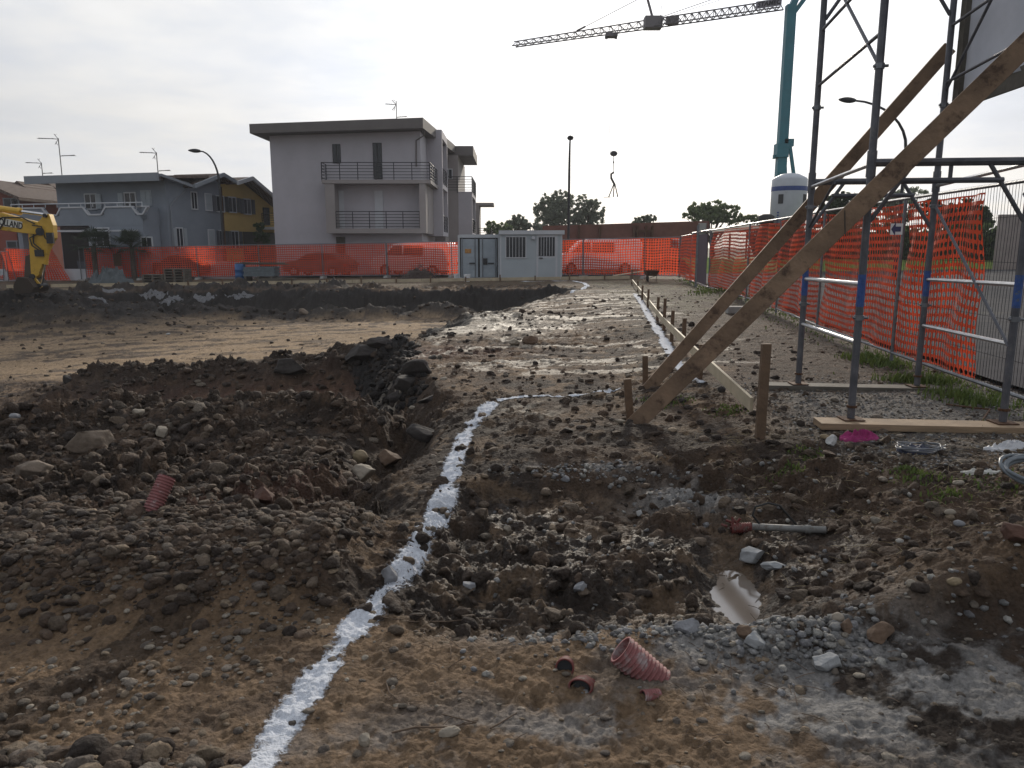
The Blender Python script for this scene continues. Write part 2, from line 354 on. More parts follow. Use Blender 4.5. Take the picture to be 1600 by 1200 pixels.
def soil(x, y, z, zn):
    """earth colours: what each patch of soil is made of, and painted wet sheen"""
    C = lambda *a: np.array(a)[None, :]
    lerp = lambda A, B, t: A * (1 - t[:, None]) + B * t[:, None]
    nA = fbm(x, y, 1.3, 5, 101); nB = fbm(x, y, 4.5, 5, 111); nC = fbm(x, y, .35, 4, 121); nS = fbm(x * .35, y * 2.2, 1.6, 5, 131); nF = fbm(x, y, 17, 4, 141); nG = fbm(x, y, 48, 3, 151); nB = nB + .30 * (nF - .5) + .22 * (nG - .5); nA = nA + .22 * (nF - .5) + .16 * (nG - .5)
    a_ = .55 + .5 * (nC - .5); xr, yr_ = x * np.cos(a_) + y * np.sin(a_), -x * np.sin(a_) + y * np.cos(a_); nS = fbm(xr * .55, yr_ * 1.7, 1.5, 6, 131, .62) + .2 * (nF - .5)
    dark = C(.036, .026, .020); tan = C(.195, .130, .078); brown = C(.078, .051, .034); grey = C(.235, .230, .225); red = C(.095, .046, .032); black = C(.030, .028, .028); pale = C(.42, .375, .31)
    c = np.repeat(brown, len(x), 0)
    c = lerp(c, dark, sm(.42, .6, nA))
    c = lerp(c, tan, sm(.50, .70, nB) * .6)
    # tan compacted earth close to the camera and on the pit floor
    c = lerp(c, lerp(np.repeat(tan, len(x), 0), brown, sm(.45, .72, nB) * .75), np.clip(zn['nearflat'] * sm(1.3, .7, x), 0, 1) * .9)
    fl = zn['floor'] * (1 - .6 * sm(.5, .7, nS)); c = lerp(c, lerp(np.repeat(C(.30, .215, .135), len(x), 0), pale, sm(.52, .7, nS)), np.clip(fl * (1 - sm(-1, 3, x) * .7), 0, 1))
    c = lerp(c, brown, zn['floor'] * sm(.50, .62, nS) * .75)
    c = lerp(c, np.repeat(dark, len(x), 0), np.clip(zn['dark'], 0, 1) * .85)
    c = lerp(c, brown * 1.1, zn['bank'] * .85)
    c = lerp(c, red, np.clip(zn['hollow'] * 1.5, 0, 1) * .85)
    c = lerp(c, red, zn['rub'] * sm(.52, .66, nC) * .55)
    c = lerp(c, brown * 1.15, zn['rub'] * sm(.50, .62, nB) * .6)
    # the cut faces of the pit show blackish clay
    c = lerp(c, C(.15, .10, .06) * (.7 + .6 * nB[:, None]), np.clip(zn['bk2'], 0, 1) * .7)
    gl = (zn['pit'] > .015) * (zn['pit'] < .985) * sm(9.5, 11, y) * (1 - sm(16, 18, y)); c = lerp(c, black, gl * .85)
    fw = (zn['pit'] > .03) * (zn['pit'] < .97) * sm(28.2, 28.9, y) * (x < 2.5); c = lerp(c, black * .8, fw * .92)
    c = lerp(c, black * 1.1, np.clip(zn['lheap'] * 1.2, 0, 1) * .85)
    # pale clay smears and painted wet sheen on the ramp right of the pit
    ramp = sm(9, 10, y) * (1 - sm(27, 29, y)) * sm(-3.5, -1, x - .1 * (y - 12)) * (1 - sm(3.2, 4.4, x - .07 * (y - 12)))
    c = lerp(c, pale, ramp * sm(.56, .66, nS) * .75)
    c = lerp(c, pale, gb(x, y, -.35, 15.6, 1.0, 1.4, -.4) * sm(.40, .52, nB) * .95 + 0)
    c = lerp(c, pale, gb(x, y, -1.6, 19.5, 1.6, 1.0) * sm(.40, .52, nB) * .8)
    c = lerp(c, black, gl * .9)
    c = lerp(c, c * .35, gb(x, y, -19, 25, 6, 2.5)[:] * .6)
    c = lerp(c, pale, gb(x, y, .1, 7.3, .35, .6) * sm(.45, .55, nS) * .95)  # wet highlight painted pale into the soil colour
    # crushed concrete and lime dust
    g = gb(x, y, 1.25, 4.95, .38, .22) * 1.2 + gb(x, y, 1.55, 2.45, .75, .35) + gb(x, y, .85, 2.98, .75, .14) * 1.1 + gb(x, y, .55, 5.4, .5, .08) + gb(x, y, 1.1, 2.78, .5, .14) + gb(x, y, -.3, 2.25, .6, .12) * .35 + gb(x, y, .5, 2.35, .9, .2) * .6
    c = lerp(c, grey, np.clip(g * sm(.34, .56, nB) * 1.1, 0, 1) * .9)
    grv = sm(2.2, 2.9, x + (nB - .5) * 1.2) * sm(4.9, 5.9, y + (nA - .5)) * (1 - sm(7.2, 9, y + (nA - .5) * 2)); c = lerp(c, C(.15, .143, .136) * np.ones((len(x), 1)), grv * .8)
    rs = sm(2.4, 3.2, x) * sm(7, 9, y) * (1 - sm(24, 30, y)); c = lerp(c, dark * (1.2 + .8 * nA[:, None]), rs * .75)
    c = lerp(c, brown * .85, sm(1.3, 1.8, x) * (1 - sm(5.6, 6.6, y)) * sm(2.7, 3.1, y) * (.35 + .65 * sm(.4, .6, nB)) * .8)
    yd = zn['yard']; c = lerp(c, lerp(np.repeat(brown * 1.1, len(x), 0), C(.085, .085, .045), sm(.5, .7, nB) * .7), yd * .9)
    st = sm(2.2, 4, x) * sm(14, 20, y); c = lerp(c, C(.10, .10, .055) * np.ones((len(x), 1)), st * sm(.45, .6, nB) * .6)
    c = c * (.40 + .74 * nF[:, None] + .46 * nG[:, None]) * (.88 + .3 * nC[:, None])
    # wetness (lower roughness)
    wet = np.clip(zn['basin'] * sm(.42, .58, nA) * .9 + .55 * ramp * sm(.54, .64, nS) + zn['hollow'] * .2 + .5 * gb(x, y, -.2, 15.8, 1.5, 1.5), 0, 1)
    wet = wet * (1 - gl); rgh = .93 - .38 * wet
    return np.clip(c, .008, .9), rgh
NX, NY = 1150, 960
S = np.linspace(-.98, .80, NX); Yr = 1.25 * (62 / 1.25) ** np.linspace(0, 1, NY)
YY, SS = np.meshgrid(Yr, S, indexing='ij'); XX = SS * (YY + 2.0)
gx, gy = XX.ravel(), YY.ravel()
gz, zn = ground(gx, gy)
gc, gr = soil(gx, gy, gz, zn)
ii = (np.arange(NY - 1)[:, None] * NX + np.arange(NX - 1)[None, :]).ravel()
quads = np.stack([ii, ii + 1, ii + NX + 1, ii + NX], 1)
def soil_mat():
    m = bpy.data.materials.new('soil'); m.use_nodes = True; n = m.node_tree.nodes; l = m.node_tree.links; b = n['Principled BSDF']
    at = n.new('ShaderNodeAttribute'); at.attribute_name = 'soil'
    co = n.new('ShaderNodeTexCoord')
    nz = n.new('ShaderNodeTexNoise'); nz.inputs['Scale'].default_value = 55; nz.inputs['Detail'].default_value = 7; nz.inputs['Roughness'].default_value = .7; l.new(co.outputs['Object'], nz.inputs['Vector'])
    mr = n.new('ShaderNodeMapRange'); mr.inputs[1].default_value = .3; mr.inputs[2].default_value = .7; mr.inputs[3].default_value = .62; mr.inputs[4].default_value = 1.38; l.new(nz.outputs[0], mr.inputs[0])
    vm = n.new('ShaderNodeVectorMath'); vm.operation = 'SCALE'; l.new(at.outputs['Color'], vm.inputs[0]); l.new(mr.outputs[0], vm.inputs['Scale'])
    l.new(vm.outputs[0], b.inputs['Base Color']); l.new(at.outputs['Alpha'], b.inputs['Roughness']); b.inputs['Specular IOR Level'].default_value = .28
    vo = n.new('ShaderNodeTexVoronoi'); vo.inputs['Scale'].default_value = 45; l.new(co.outputs['Object'], vo.inputs['Vector'])
    nb = n.new('ShaderNodeTexNoise'); nb.inputs['Scale'].default_value = 22; nb.inputs['Detail'].default_value = 9; nb.inputs['Roughness'].default_value = .68; l.new(co.outputs['Object'], nb.inputs['Vector'])
    ad = n.new('ShaderNodeMath'); ad.operation = 'MULTIPLY_ADD'; l.new(vo.outputs['Distance'], ad.inputs[0]); ad.inputs[1].default_value = -.35; l.new(nb.outputs[0], ad.inputs[2])
    bp = n.new('ShaderNodeBump'); bp.inputs['Strength'].default_value = 1.0; bp.inputs['Distance'].default_value = .045; l.new(ad.outputs[0], bp.inputs['Height']); l.new(bp.outputs[0], b.inputs['Normal'])
    return m
M['soil'] = soil_mat()
cols4 = np.concatenate([gc, gr[:, None]], 1)
gobj = np_mesh('ground', np.stack([gx, gy, gz], 1), quads, 'soil', True, cols4); tag(gobj, kind='structure')
def hz1(x, y):
    z, _ = ground(np.array([float(x)]), np.array([float(y)])); return float(z[0])
# wide ground reaching the horizon, dropping out of sight below the modelled site
rr = np.concatenate([[0.01], 1.2 * 1.13 ** np.arange(62)]); aa = np.linspace(0, 2 * np.pi, 181)[:-1]
RR, AA = np.meshgrid(rr, aa, indexing='ij'); ox, oy = (RR * np.sin(AA)).ravel(), (RR * np.cos(AA)).ravel()
ins = (oy > 2.2) & (oy < 57) & (ox < .73 * (oy + 2.0)) & (ox > -.90 * (oy + 2.0))
oz = znat(ox, oy) - .03; oz = np.where(ins, -2.6, oz)
na = len(aa); k = np.arange(len(rr) - 1)[:, None] * na; j = np.arange(na)[None, :]
oq = np.stack([k + j, k + (j + 1) % na, k + na + (j + 1) % na, k + na + j], -1).reshape(-1, 4)
M['field'] = mat('far_ground', (.085, .07, .045), .95, 0, .3, .08, c2=(.06, .07, .03))
tag(np_mesh('field', np.stack([ox, oy, oz], 1), oq, 'field'), kind='structure')

# ------------------------------------------------------------- asphalt road and verge beyond the right fence
def fence_pts():
    return [(4.20, 4.1), (4.42, 6.2), (4.72, 9.3), (5.10, 12.6), (5.62, 16.1), (6.05, 19.6), (6.62, 25.6), (7.3, 31.2), (8.15, 37.0)]
FP = fence_pts()
def fence_x(y): return np.interp(y, [p[1] for p in FP], [p[0] for p in FP])
M['asphalt'] = mat('asphalt', (.060, .060, .066), 1.0, 0, .22, 1.5, .3, 90, dirt=((.085, .082, .08), .8, .55), spec=.05)
ry = np.concatenate([np.linspace(-6, 14, 41), np.linspace(15, 41.5, 40)])
V = []; 
for y in ry:
    for q in np.linspace(0, 1, 12):
        x0 = float(fence_x(y)) + .62 + .05 * math.sin(y * 2.1); x = x0 + q * (60 - x0); V.append((x, y, float(znat(np.array([x]), np.array([y]))[0]) + .06))
V = np.array(V); k = np.arange(len(ry) - 1)[:, None] * 12; j = np.arange(11)[None, :]
tag(np_mesh('road', V, np.stack([k + j, k + j + 1, k + 12 + j + 1, k + 12 + j], -1).reshape(-1, 4), 'asphalt', False), kind='structure')
# street behind the far fence
def far_y(x): return float(np.interp(x, [-42, -26.9, -15.4, -7.4, -3.4, 3.8, 8.15, 60], [49.2, 47.0, 45.4, 44.2, 43.0, 40.2, 37.0, 37.0]))
V = []; xs = np.linspace(-44, 9.5, 40)
for x in xs:
    for q in (0, .5, 1):
        yy = max(far_y(x) + 1.0, 41.5 if x > 5 else 0) ; V.append((x, yy + q * 6.4, .055 + float(znat(np.array([x]), np.array([yy]))[0])))
V = np.array(V); k = np.arange(len(xs) - 1)[:, None] * 3; j = np.arange(2)[None, :]
tag(np_mesh('street', V, np.stack([k + j, k + j + 1, k + 3 + j + 1, k + 3 + j], -1).reshape(-1, 4), 'asphalt', False), kind='structure')
M['grassm'] = mat('grass_green', (.12, .19, .035), .9, 0, .3, 2, .5, 20, c2=(.20, .25, .06))
vb = []; nxg, nyg = 60, 14
for a in range(nyg):
    for b_ in range(nxg):
        x = 10.5 + 60 * b_ / (nxg - 1); y = 43.5 + 14 * a / (nyg - 1) + .0
        z = .08 + .85 * min(1, a / 3) + .05 * math.sin(x * .9 + a); vb.append((x, y, z if a else .05))
k = np.arange(nyg - 1)[:, None] * nxg; j = np.arange(nxg - 1)[None, :]
tag(np_mesh('verge', np.array(vb), np.stack([k + j, k + j + 1, k + nxg + j + 1, k + nxg + j], -1).reshape(-1, 4), 'grassm'), kind='structure')
kb = MB(); kb.box((10.4, 42.9, -.1), (66, 43.2, .20)); tag(kb.build('kerb', 'concrete'), kind='structure')

# ------------------------------------------------------------- stones and clods lying on the soil (too many to count)
def ico(level):
    t = (1 + 5 ** .5) / 2
    v = [(-1, t, 0), (1, t, 0), (-1, -t, 0), (1, -t, 0), (0, -1, t), (0, 1, t), (0, -1, -t), (0, 1, -t), (t, 0, -1), (t, 0, 1), (-t, 0, -1), (-t, 0, 1)]
    f = [(0, 11, 5), (0, 5, 1), (0, 1, 7), (0, 7, 10), (0, 10, 11), (1, 5, 9), (5, 11, 4), (11, 10, 2), (10, 7, 6), (7, 1, 8), (3, 9, 4), (3, 4, 2), (3, 2, 6), (3, 6, 8), (3, 8, 9), (4, 9, 5), (2, 4, 11), (6, 2, 10), (8, 6, 7), (9, 8, 1)]
    v = [Vector(p).normalized() for p in v]
    for _ in range(level):
        mid = {}; nf = []
        def m_(a, b):
            key = (min(a, b), max(a, b))
            if key not in mid: mid[key] = len(v); v.append(((v[a] + v[b]) / 2).normalized())
            return mid[key]
        for a, b, c in f:
            x, y, z = m_(a, b), m_(b, c), m_(c, a); nf += [(a, x, z), (b, y, x), (c, z, y), (x, y, z)]
        f = nf
    return np.array([tuple(p) for p in v]), np.array(f)
ICO = [ico(0), ico(1), ico(2), ico(3)]
def scatter(name, n, xr, yr, wfun, smin, smax, pal, flat, ang, lvl, label, power=2.5, sink=.35, seed=1):
    rg = np.random.default_rng(seed)
    # density follows 1/y so that stones stay even through the depth of the site
    y = yr[0] * (yr[1] / yr[0]) ** rg.random(n * 6); q = rg.random(n * 6)
    lo = np.maximum(xr[0], -.76 * (y + 2)); hi = np.minimum(xr[1], .76 * (y + 2)); x = lo + q * (hi - lo)
    z, zn_ = ground(x, y); w = wfun(x, y, zn_) * (zn_['mp'] < .15); keep = np.where(rg.random(len(x)) < w)[0][:n]
    x, y, z = x[keep], y[keep], z[keep]; m_ = len(x)
    s = smin + (smax - smin) * rg.random(m_) ** power
    bv, bf = ICO[lvl]; nv = len(bv)
    P = np.repeat(bv[None], m_, 0)
    for _c in range(7):   # chip flat faces off the ball
        nr = rg.normal(size=(m_, 1, 3)); nr /= np.linalg.norm(nr, axis=2, keepdims=True); dd = (1 - ang * 1.1) + ang * .8 * rg.random((m_, 1)); tt = (P * nr).sum(2); P = P - np.clip(tt - dd, 0, None)[..., None] * nr
    P = P * (1 + .16 * (rg.random((m_, nv, 1)) - .5))
    sc3 = s[:, None] * np.stack([.75 + .7 * rg.random(m_), .75 + .5 * rg.random(m_), flat * (.7 + .6 * rg.random(m_))], 1)
    P = P * sc3[:, None, :]
    a = rg.random(m_) * 6.283; ca, sa = np.cos(a)[:, None], np.sin(a)[:, None]
    X = P[..., 0] * ca - P[..., 1] * sa; Y = P[..., 0] * sa + P[..., 1] * ca; Z = P[..., 2]
    ti = (rg.random(m_) - .5)[:, None] * .9; Y, Z = Y * np.cos(ti) - Z * np.sin(ti), Y * np.sin(ti) + Z * np.cos(ti)
    P = np.stack([X + x[:, None], Y + y[:, None], Z + (z + sc3[:, 2] * sink)[:, None]], -1).reshape(-1, 3)
    Fc = (bf[None] + (np.arange(m_) * nv)[:, None, None]).reshape(-1, 3)
    pc = np.array(pal)[rg.integers(0, len(pal), m_)] * (.7 + .6 * rg.random((m_, 1)))
    C4 = np.concatenate([np.repeat(pc, nv, 0), np.full((m_ * nv, 1), .85)], 1)
    o = np_mesh(name, P, Fc, 'soil', lvl > 0 and not ang > .45, C4); return tag(o, label, 'stones', kind='stuff')
STP = [(.20, .17, .14), (.26, .23, .19), (.15, .125, .10), (.22, .17, .12), (.12, .10, .085)]
DKP = [(.06, .044, .034), (.085, .06, .044), (.045, .034, .028), (.10, .07, .05), (.13, .10, .075)]
GRP = [(.27, .27, .27), (.22, .22, .23), (.18, .18, .18), (.32, .31, .29)]
scatter('clods', 2600, (-9, -.75), (2.9, 5.0), lambda x, y, q: q['bank'] * 1.0 + .05, .008, .05, DKP, .7, .5, 1, 'brown clods lying between the pebbles of the gravel bank', 3.5, .05, 22)
scatter('pebbles', 5200, (-9, -.75), (2.95, 5.0), lambda x, y, q: q['bank'] * 1.0 + .04, .005, .036, STP[2:] + DKP[2:] + DKP, .50, .38, 1, 'rounded river pebbles packed in the gravel bank left of the chalk line', 3.2, .05, 2)
scatter('pebbles', 2600, (-4, 3), (1.9, 3.4), lambda x, y, q: .10 + .5 * (q['nearflat'] > .5) * (x < -.8) * (fbm(x, y, 2.2, 3, 5) > .52), .004, .022, STP, .5, .15, 1, 'small pebbles strewn over the tan compacted earth in the foreground', 2.5, .2, 3)
scatter('stones', 3000, (-12, -.9), (4.2, 10), lambda x, y, q: .12 + q['rub'] * .9, .008, .085, DKP[:3] + DKP + DKP + [STP[2]], .8, .5, 1, 'rubble stones and soil clods heaped in the pit', 5.5, .15, 4)
scatter('clods', 9500, (-10, 3.2), (3.0, 9.5), lambda x, y, q: .16 * (x > -.7) + .8 * q['rub'] + .1 * q['basin'], .006, .060, DKP, .85, .65, 1, 'dark crumbled soil clods lying on the wet mud', 4.5, .1, 5)
scatter('clods', 8000, (-24, 4), (9.5, 31), lambda x, y, q: q['ridge'] + .9 * q['lheap'] + .035 + .12 * q['r2'], .012, .085, DKP[:3] + DKP[:3] + [(.12, .10, .08)], .75, .55, 1, 'dark clods on the ridge and heaps further back in the pit', 6.0, .15, 6)
scatter('clods', 1500, (-2.9, -.7), (9.3, 15.2), lambda x, y, q: np.where((q['pit'] > .02) & (q['pit'] < .99), 1.0, .02), .015, .09, [(.035, .030, .027), (.05, .04, .034), (.028, .026, .026)], .9, .6, 1, 'black clay lumps fallen down the steep cut below the ramp', 2.5, .1, 26)
scatter('concrete_crumbs', 3600, (-.2, 2.6), (2.5, 5.5), lambda x, y, q: np.clip(gb(x, y, .85, 2.99, .65, .12) + gb(x, y, 1.15, 2.85, .25, .14) * 1.5 + gb(x, y, 1.25, 4.9, .4, .3) * .3 + gb(x, y, .55, 5.35, .55, .10) + .02, 0, 1), .004, .026, GRP, .75, .5, 0, 'crumbled grey concrete spilled on the mud around the broken pipes', 2.5, .3, 7)
scatter('gravel', 4200, (2.3, 6.5), (4.9, 12), lambda x, y, q: .8 * (1 - sm(7.5, 9, y)) * (x > 2.3 + .1 * np.sin(y * 4)) * (x < fence_x(y) + .4), .006, .018, GRP + STP, .7, .4, 0, 'fine grey gravel under the scaffold tower', 2.0, .3, 8)
scatter('stones', 260, (-2.0, -.85), (1.9, 2.45), lambda x, y, q: 1 - sm(2.12, 2.3, y + .12 * (x + 1.4)), .01, .055, DKP[:4] + STP, .75, .4, 2, 'loose stones in the dark heap at the bottom left corner', 2.0, .15, 12)
scatter('stones', 1500, (-4, 6), (4.0, 26), lambda x, y, q: .3 * (x > edge_x(y)), .012, .05, STP + DKP, .6, .3, 1, 'scattered stones on the ground right of the pit', 3.5, .25, 9)
# ------------------------------------------------------------- buildings
M['plaster_white'] = mat('pale_plaster', (.40, .39, .43), .9, 0, .08, .6, .2, 60)
M['plaster_warm'] = mat('taupe_plaster', (.27, .25, .25), .9, 0, .08, .6, .2, 60)
M['roof_edge'] = mat('grey_fascia', (.13, .12, .12), .8, 0, .1, 1)
M['plaster_grey'] = mat('blue_grey_plaster', (.20, .23, .275), .9, 0, .10, .8, .2, 60)
M['trim'] = mat('white_trim', (.46, .48, .52), .8, 0, .06, 2)
M['grey_trim'] = mat('grey_trim', (.22, .245, .28), .8, 0, .06, 2)
M['plaster_yellow'] = mat('ochre_plaster', (.50, .36, .13), .9, 0, .10, .8, .2, 60)
M['plaster_red'] = mat('red_plaster', (.24, .075, .055), .9, 0, .12, .8, .2, 60)
M['plaster_pink'] = mat('salmon_plaster', (.42, .20, .16), .9, 0, .10, .8, .2, 60)
M['shutter_pale'] = mat('pale_grey_shutter', (.30, .34, .38), .7, 0, .08, 4)
M['shutter_dark'] = mat('dark_shutter', (.07, .08, .10), .7, 0, .1, 4)
M['rail'] = mat('dark_railing', (.035, .037, .042), .6, .3, .1, 4)
def roof_mat():
    m = mat('clay_roof_tiles', (.13, .095, .08), .9, 0, .25, 5)
    n = m.node_tree.nodes; l = m.node_tree.links; b = n['Principled BSDF']; co = n.new('ShaderNodeTexCoord')
    wv = n.new('ShaderNodeTexWave'); wv.bands_direction = 'X'; wv.inputs['Scale'].default_value = 1.3; wv.inputs['Distortion'].default_value = .3
    l.new(co.outputs['Object'], wv.inputs['Vector']); bp = n.new('ShaderNodeBump'); bp.inputs['Distance'].default_value = .12; bp.inputs['Strength'].default_value = 1
    l.new(wv.outputs[0], bp.inputs['Height']); l.new(bp.outputs[0], b.inputs['Normal']); return m
M['tiles'] = roof_mat()
def railing(p, pts, z0, h, name='railing', m='rail', gap=1.05, bars=6, r=.018):
    mb = MB()
    for (a, b) in zip(pts[:-1], pts[1:]):
        a, b = Vector((a[0], a[1], z0)), Vector((b[0], b[1], z0)); L = (b - a).length; n = max(1, round(L / gap))
        for i in range(n + 1):
            q = a.lerp(b, i / n); mb.beam(q - Vector((0, 0, .12)), q + Vector((0, 0, h)), .05, .03)
        for k in range(bars):
            zz = Vector((0, 0, .12 + (h - .12) * k / (bars - 1))); mb.tube([a + zz, b + zz], r if k < bars - 1 else r * 1.5, 5)
    return mb.build(name, m, p)
def window(p, x, z, w, h, y=0.0, frame='trim', shutters=None, fd=.05, glass='glass', t=.07, name='window'):
    """window in a wall whose outer face is at local y, facing -y"""
    f = MB()
    f.box((x - t, y - fd, z - t), (x, y + .01, z + h + t)); f.box((x + w, y - fd, z - t), (x + w + t, y + .01, z + h + t))
    f.box((x, y - fd, z + h), (x + w, y + .01, z + h + t)); f.box((x, y - fd - .05, z - t), (x + w, y + .01, z))
    fo = f.build(name, frame, p)
    MB().box((x + .003, y - .022, z + .003), (x + w - .003, y - .008, z + h - .003)).build('pane', glass, fo)
    mb = MB(); mb.box((x + w / 2 - .03, y - .036, z + .003), (x + w / 2 + .03, y - .024, z + h - .003)); mb.build('mullion', frame, fo)
    if shutters:
        for s in shutters[1]:
            sx = x - t - w / 2 - .02 if s == 'l' else x + w + t + .02
            if s == 'cl': sx = x
            if s == 'cr': sx = x + w / 2 + .01
            yy = y - fd - .055 if s in ('l', 'r') else y - fd - .03
            q = MB(); q.box((sx, yy, z - .02), (sx + w / 2 - .01, yy + .045, z + h + .02))
            for k in range(int(h / .16)): q.box((sx + .05, yy - .012, z + .06 + k * .16), (sx + w / 2 - .06, yy - .002, z + .12 + k * .16))
            q.build('shutter', shutters[0], fo)
    return fo
# --- white apartment block
x0 = W(430, 380, 50).x; x1 = W(660, 380, 50).x
ap = thing('apartment_building', 'pale three storey apartment block with flat dark roof and two railed front balconies', 'apartment building', (x0, 50, -.15))
Wd = x1 - x0; ZT = 8.60
def az(px, py, Y=50): v = W(px, py, Y); return v.x - x0, v.z + .15
b = MB(); b.hexa([(0, 0, 0), (Wd, 0, 0), (Wd, 11.5, 0), (0, 11.5, 0), (0, 0, 8.80), (Wd, 0, 9.08), (Wd, 11.5, 9.08), (0, 11.5, 8.84)]); b.build('wall', 'plaster_white', ap)
r = MB(); rl = az(390, 205, 49)[0]; rr_ = az(661, 205, 49)[0]
r.hexa([(rl, -1.0, 8.80), (rr_, -1.0, 9.12), (rr_ + 1.0, 12.3, 9.20), (rl, 12.3, 8.9), (rl, -1.0, 9.36), (rr_, -1.0, 9.74), (rr_ + 1.0, 12.3, 9.80), (rl, 12.3, 9.45)])
ro = r.build('roof', 'roof_edge', ap)
for cx_ in (3.4, 5.85, 6.1): MB().lathe([(.09, 0), (.09, .38), (.16, .40), (.16, .46), (.02, .52)], (cx_, 3.5, 9.45), 10).build('flue', 'roof_edge', ro)
MB().lathe([(.08, 0), (.08, .05)], (0, 0, 0), 8)
# upper balcony
ux0 = az(503, 280, 48.8)[0]; uz = az(503, 281, 48.8)[1]; ux1 = Wd + .75
s = MB(); s.box((ux0, -1.25, uz - .22), (ux1, -.002, uz)); s.box((Wd + .002, -.002, uz - .22), (ux1, 4.5, uz)); s.build('balcony_slab', 'plaster_warm', ap)
railing(ap, [(ux0, -.05), (ux0, -1.2), (ux1 - .05, -1.2), (ux1 - .05, 4.4)], uz, 1.05)
# lower loggia: frame of slab and side walls standing proud of the facade
lz = az(520, 357, 48.8)[1]
def boxes(name, m, par, *bs):
    for a_, c_ in bs: MB().box(a_, c_).build(name, m, par)
s = MB(); s.box((ux0 + .15, -1.2, lz - .30), (ux1 - .35, -.003, lz)); s.build('balcony_slab', 'plaster_warm', ap)
boxes('side_wall', 'plaster_warm', ap, ((ux0 + .15, -1.2, lz), (ux0 + .75, -.003, uz - .222)), ((ux1 - .75, -1.2, lz), (ux1 - .35, -.003, uz - .222)))
railing(ap, [(ux0 + .76, -1.12), (ux1 - .76, -1.12)], lz, 1.05)
s = MB(); s.box((Wd + .003, .2, lz - .3), (Wd + .40, 4.4, uz - .222)); s.build('side_wall', 'plaster_warm', ap)
# openings
def apw(pxa, pya, pxb, pyb, nm='window'):
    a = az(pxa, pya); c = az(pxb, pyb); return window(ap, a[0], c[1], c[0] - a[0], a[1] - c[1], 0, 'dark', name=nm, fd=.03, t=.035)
apw(520, 226, 532, 254); apw(583, 224, 597, 279, 'door'); apw(526, 371, 540, 408, 'door')
for pa, pb in ((525, 538), (585, 599)):
    a = az(pa, 298); c = az(pb, 330)
    MB().box((a[0], -.06, lz + .02), (c[0], -.004, a[1])).build('roller_shutter', 'trim', ap)
a = az(677, 300, 52)
g = MB(); g.tube([(Wd + .3, -.3, 9.05), (Wd + .25, -.06, 8.8), (Wd - .25, -.06, 8.5), (Wd - .28, -.07, 6.9)], .05, 8); g.build('drain_pipe', 'roof_edge', ap)
# left rear balcony
s = MB(); s.box((-1.25, 4.2, 6.05), (-.003, 8.5, 6.3)); s.build('balcony_slab', 'plaster_warm', ap)
railing(ap, [(-.02, 4.3), (-1.2, 4.3), (-1.2, 8.4)], 6.3, 1.15)
# right side loggia tower
tx0, tx1 = Wd + .004, Wd + 1.05
s = MB(); s.box((tx0, 3.6, 2.6), (tx1, 3.95, 9.7)); s.box((tx0, 7.6, 2.6), (tx1, 7.95, 9.7)); s.box((tx0, 3.951, 9.2), (tx1, 7.599, 9.7))
for zz in (2.6, 5.85): s.box((tx0, 3.951, zz), (tx1, 7.599, zz + .3))
s.build('loggia', 'plaster_white', ap)
for zz in (2.9, 6.15): railing(ap, [(tx1 - .04, 3.97), (tx1 - .04, 7.58)], zz, 1.1)
# rear wing with its own roof
wx0 = Wd - 3; wxa = W(717, 380, 62).x - x0; s = MB(); s.box((wx0, 12.0, 0), (wxa, 21, 9.0)); s.build('rear_wing', 'plaster_warm', ap)
s = MB(); s.box((wx0 + .6, 12.35, 9.01), (wxa + 1.2, 19.5, 9.75)); s.build('roof', 'roof_edge', ap)
s = MB(); s.box((wxa + .003, 12.0, 2.7), (wxa + 1.1, 12.35, 6.2)); s.box((wxa + .003, 18.2, 2.7), (wxa + 1.1, 18.5, 6.2)); s.box((wxa + .003, 12.351, 2.7), (wxa + 1.1, 18.199, 3.0)); s.box((wxa + .003, 12.351, 5.85), (wxa + 1.1, 18.199, 6.2)); s.build('loggia', 'plaster_white', ap)
railing(ap, [(wxa + 1.05, 12.36), (wxa + 1.05, 18.1)], 3.0, 1.1); railing(ap, [(wxa - 2.4, 11.9), (wxa + 1.1, 11.9), (wxa + 1.1, 18.4)], 6.2, 1.15)
window(ap, wxa - 1.0, 7.2, .5, .7, 12.0, 'trim')
s = MB(); s.box((wxa, 21, 5.6), (wxa + 2.6, 24, 5.85)); s.box((wxa, 20.9, 0), (wxa + 1.3, 24, 5.6)); s.build('porch', 'plaster_warm', ap)
railing(ap, [(wxa + 1.3, 18.6), (wxa + 2.4, 18.6), (wxa + 2.4, 24)], 2.4, 1.1)
s = MB(); s.box((Wd + .01, 8.2, 0), (Wd + .8, 11.4, 2.6)); s.build('porch', 'plaster_warm', ap)

# --- blue grey house and ochre house: one terrace seen over its corner
CX, CY = W(265, 380, 48).x, 48.0; ang = math.atan2(.253, .967)
ux = Vector((-.967, .253, 0)); vx = Vector((.253, .967, 0)); gz0 = -.33
def hp(u, v, z): p = ux * u + vx * v; return (p.x, p.y, z)
def hu(px, py):   # pixel on the front facade plane -> (u, z)
    r = ray(px, py); # origin + t*r on plane through corner with normal vx
    t = (CX * vx.x + CY * vx.y) / (r[0] * vx.x + r[1] * vx.y); X, Y = r[0] * t, r[1] * t
    return (X - CX) * ux.x + (Y - CY) * ux.y, CH + r[2] * t - gz0
def hv(px, py):   # pixel on the side facade plane
    r = ray(px, py); t = (CX * ux.x + CY * ux.y) / (r[0] * ux.x + r[1] * ux.y); X, Y = r[0] * t, r[1] * t
    return (X - CX) * vx.x + (Y - CY) * vx.y, CH + r[2] * t - gz0
gh = thing('grey_house', 'blue grey two storey house with long front balcony and white shutters behind the orange fence', 'house', (CX, CY, gz0))
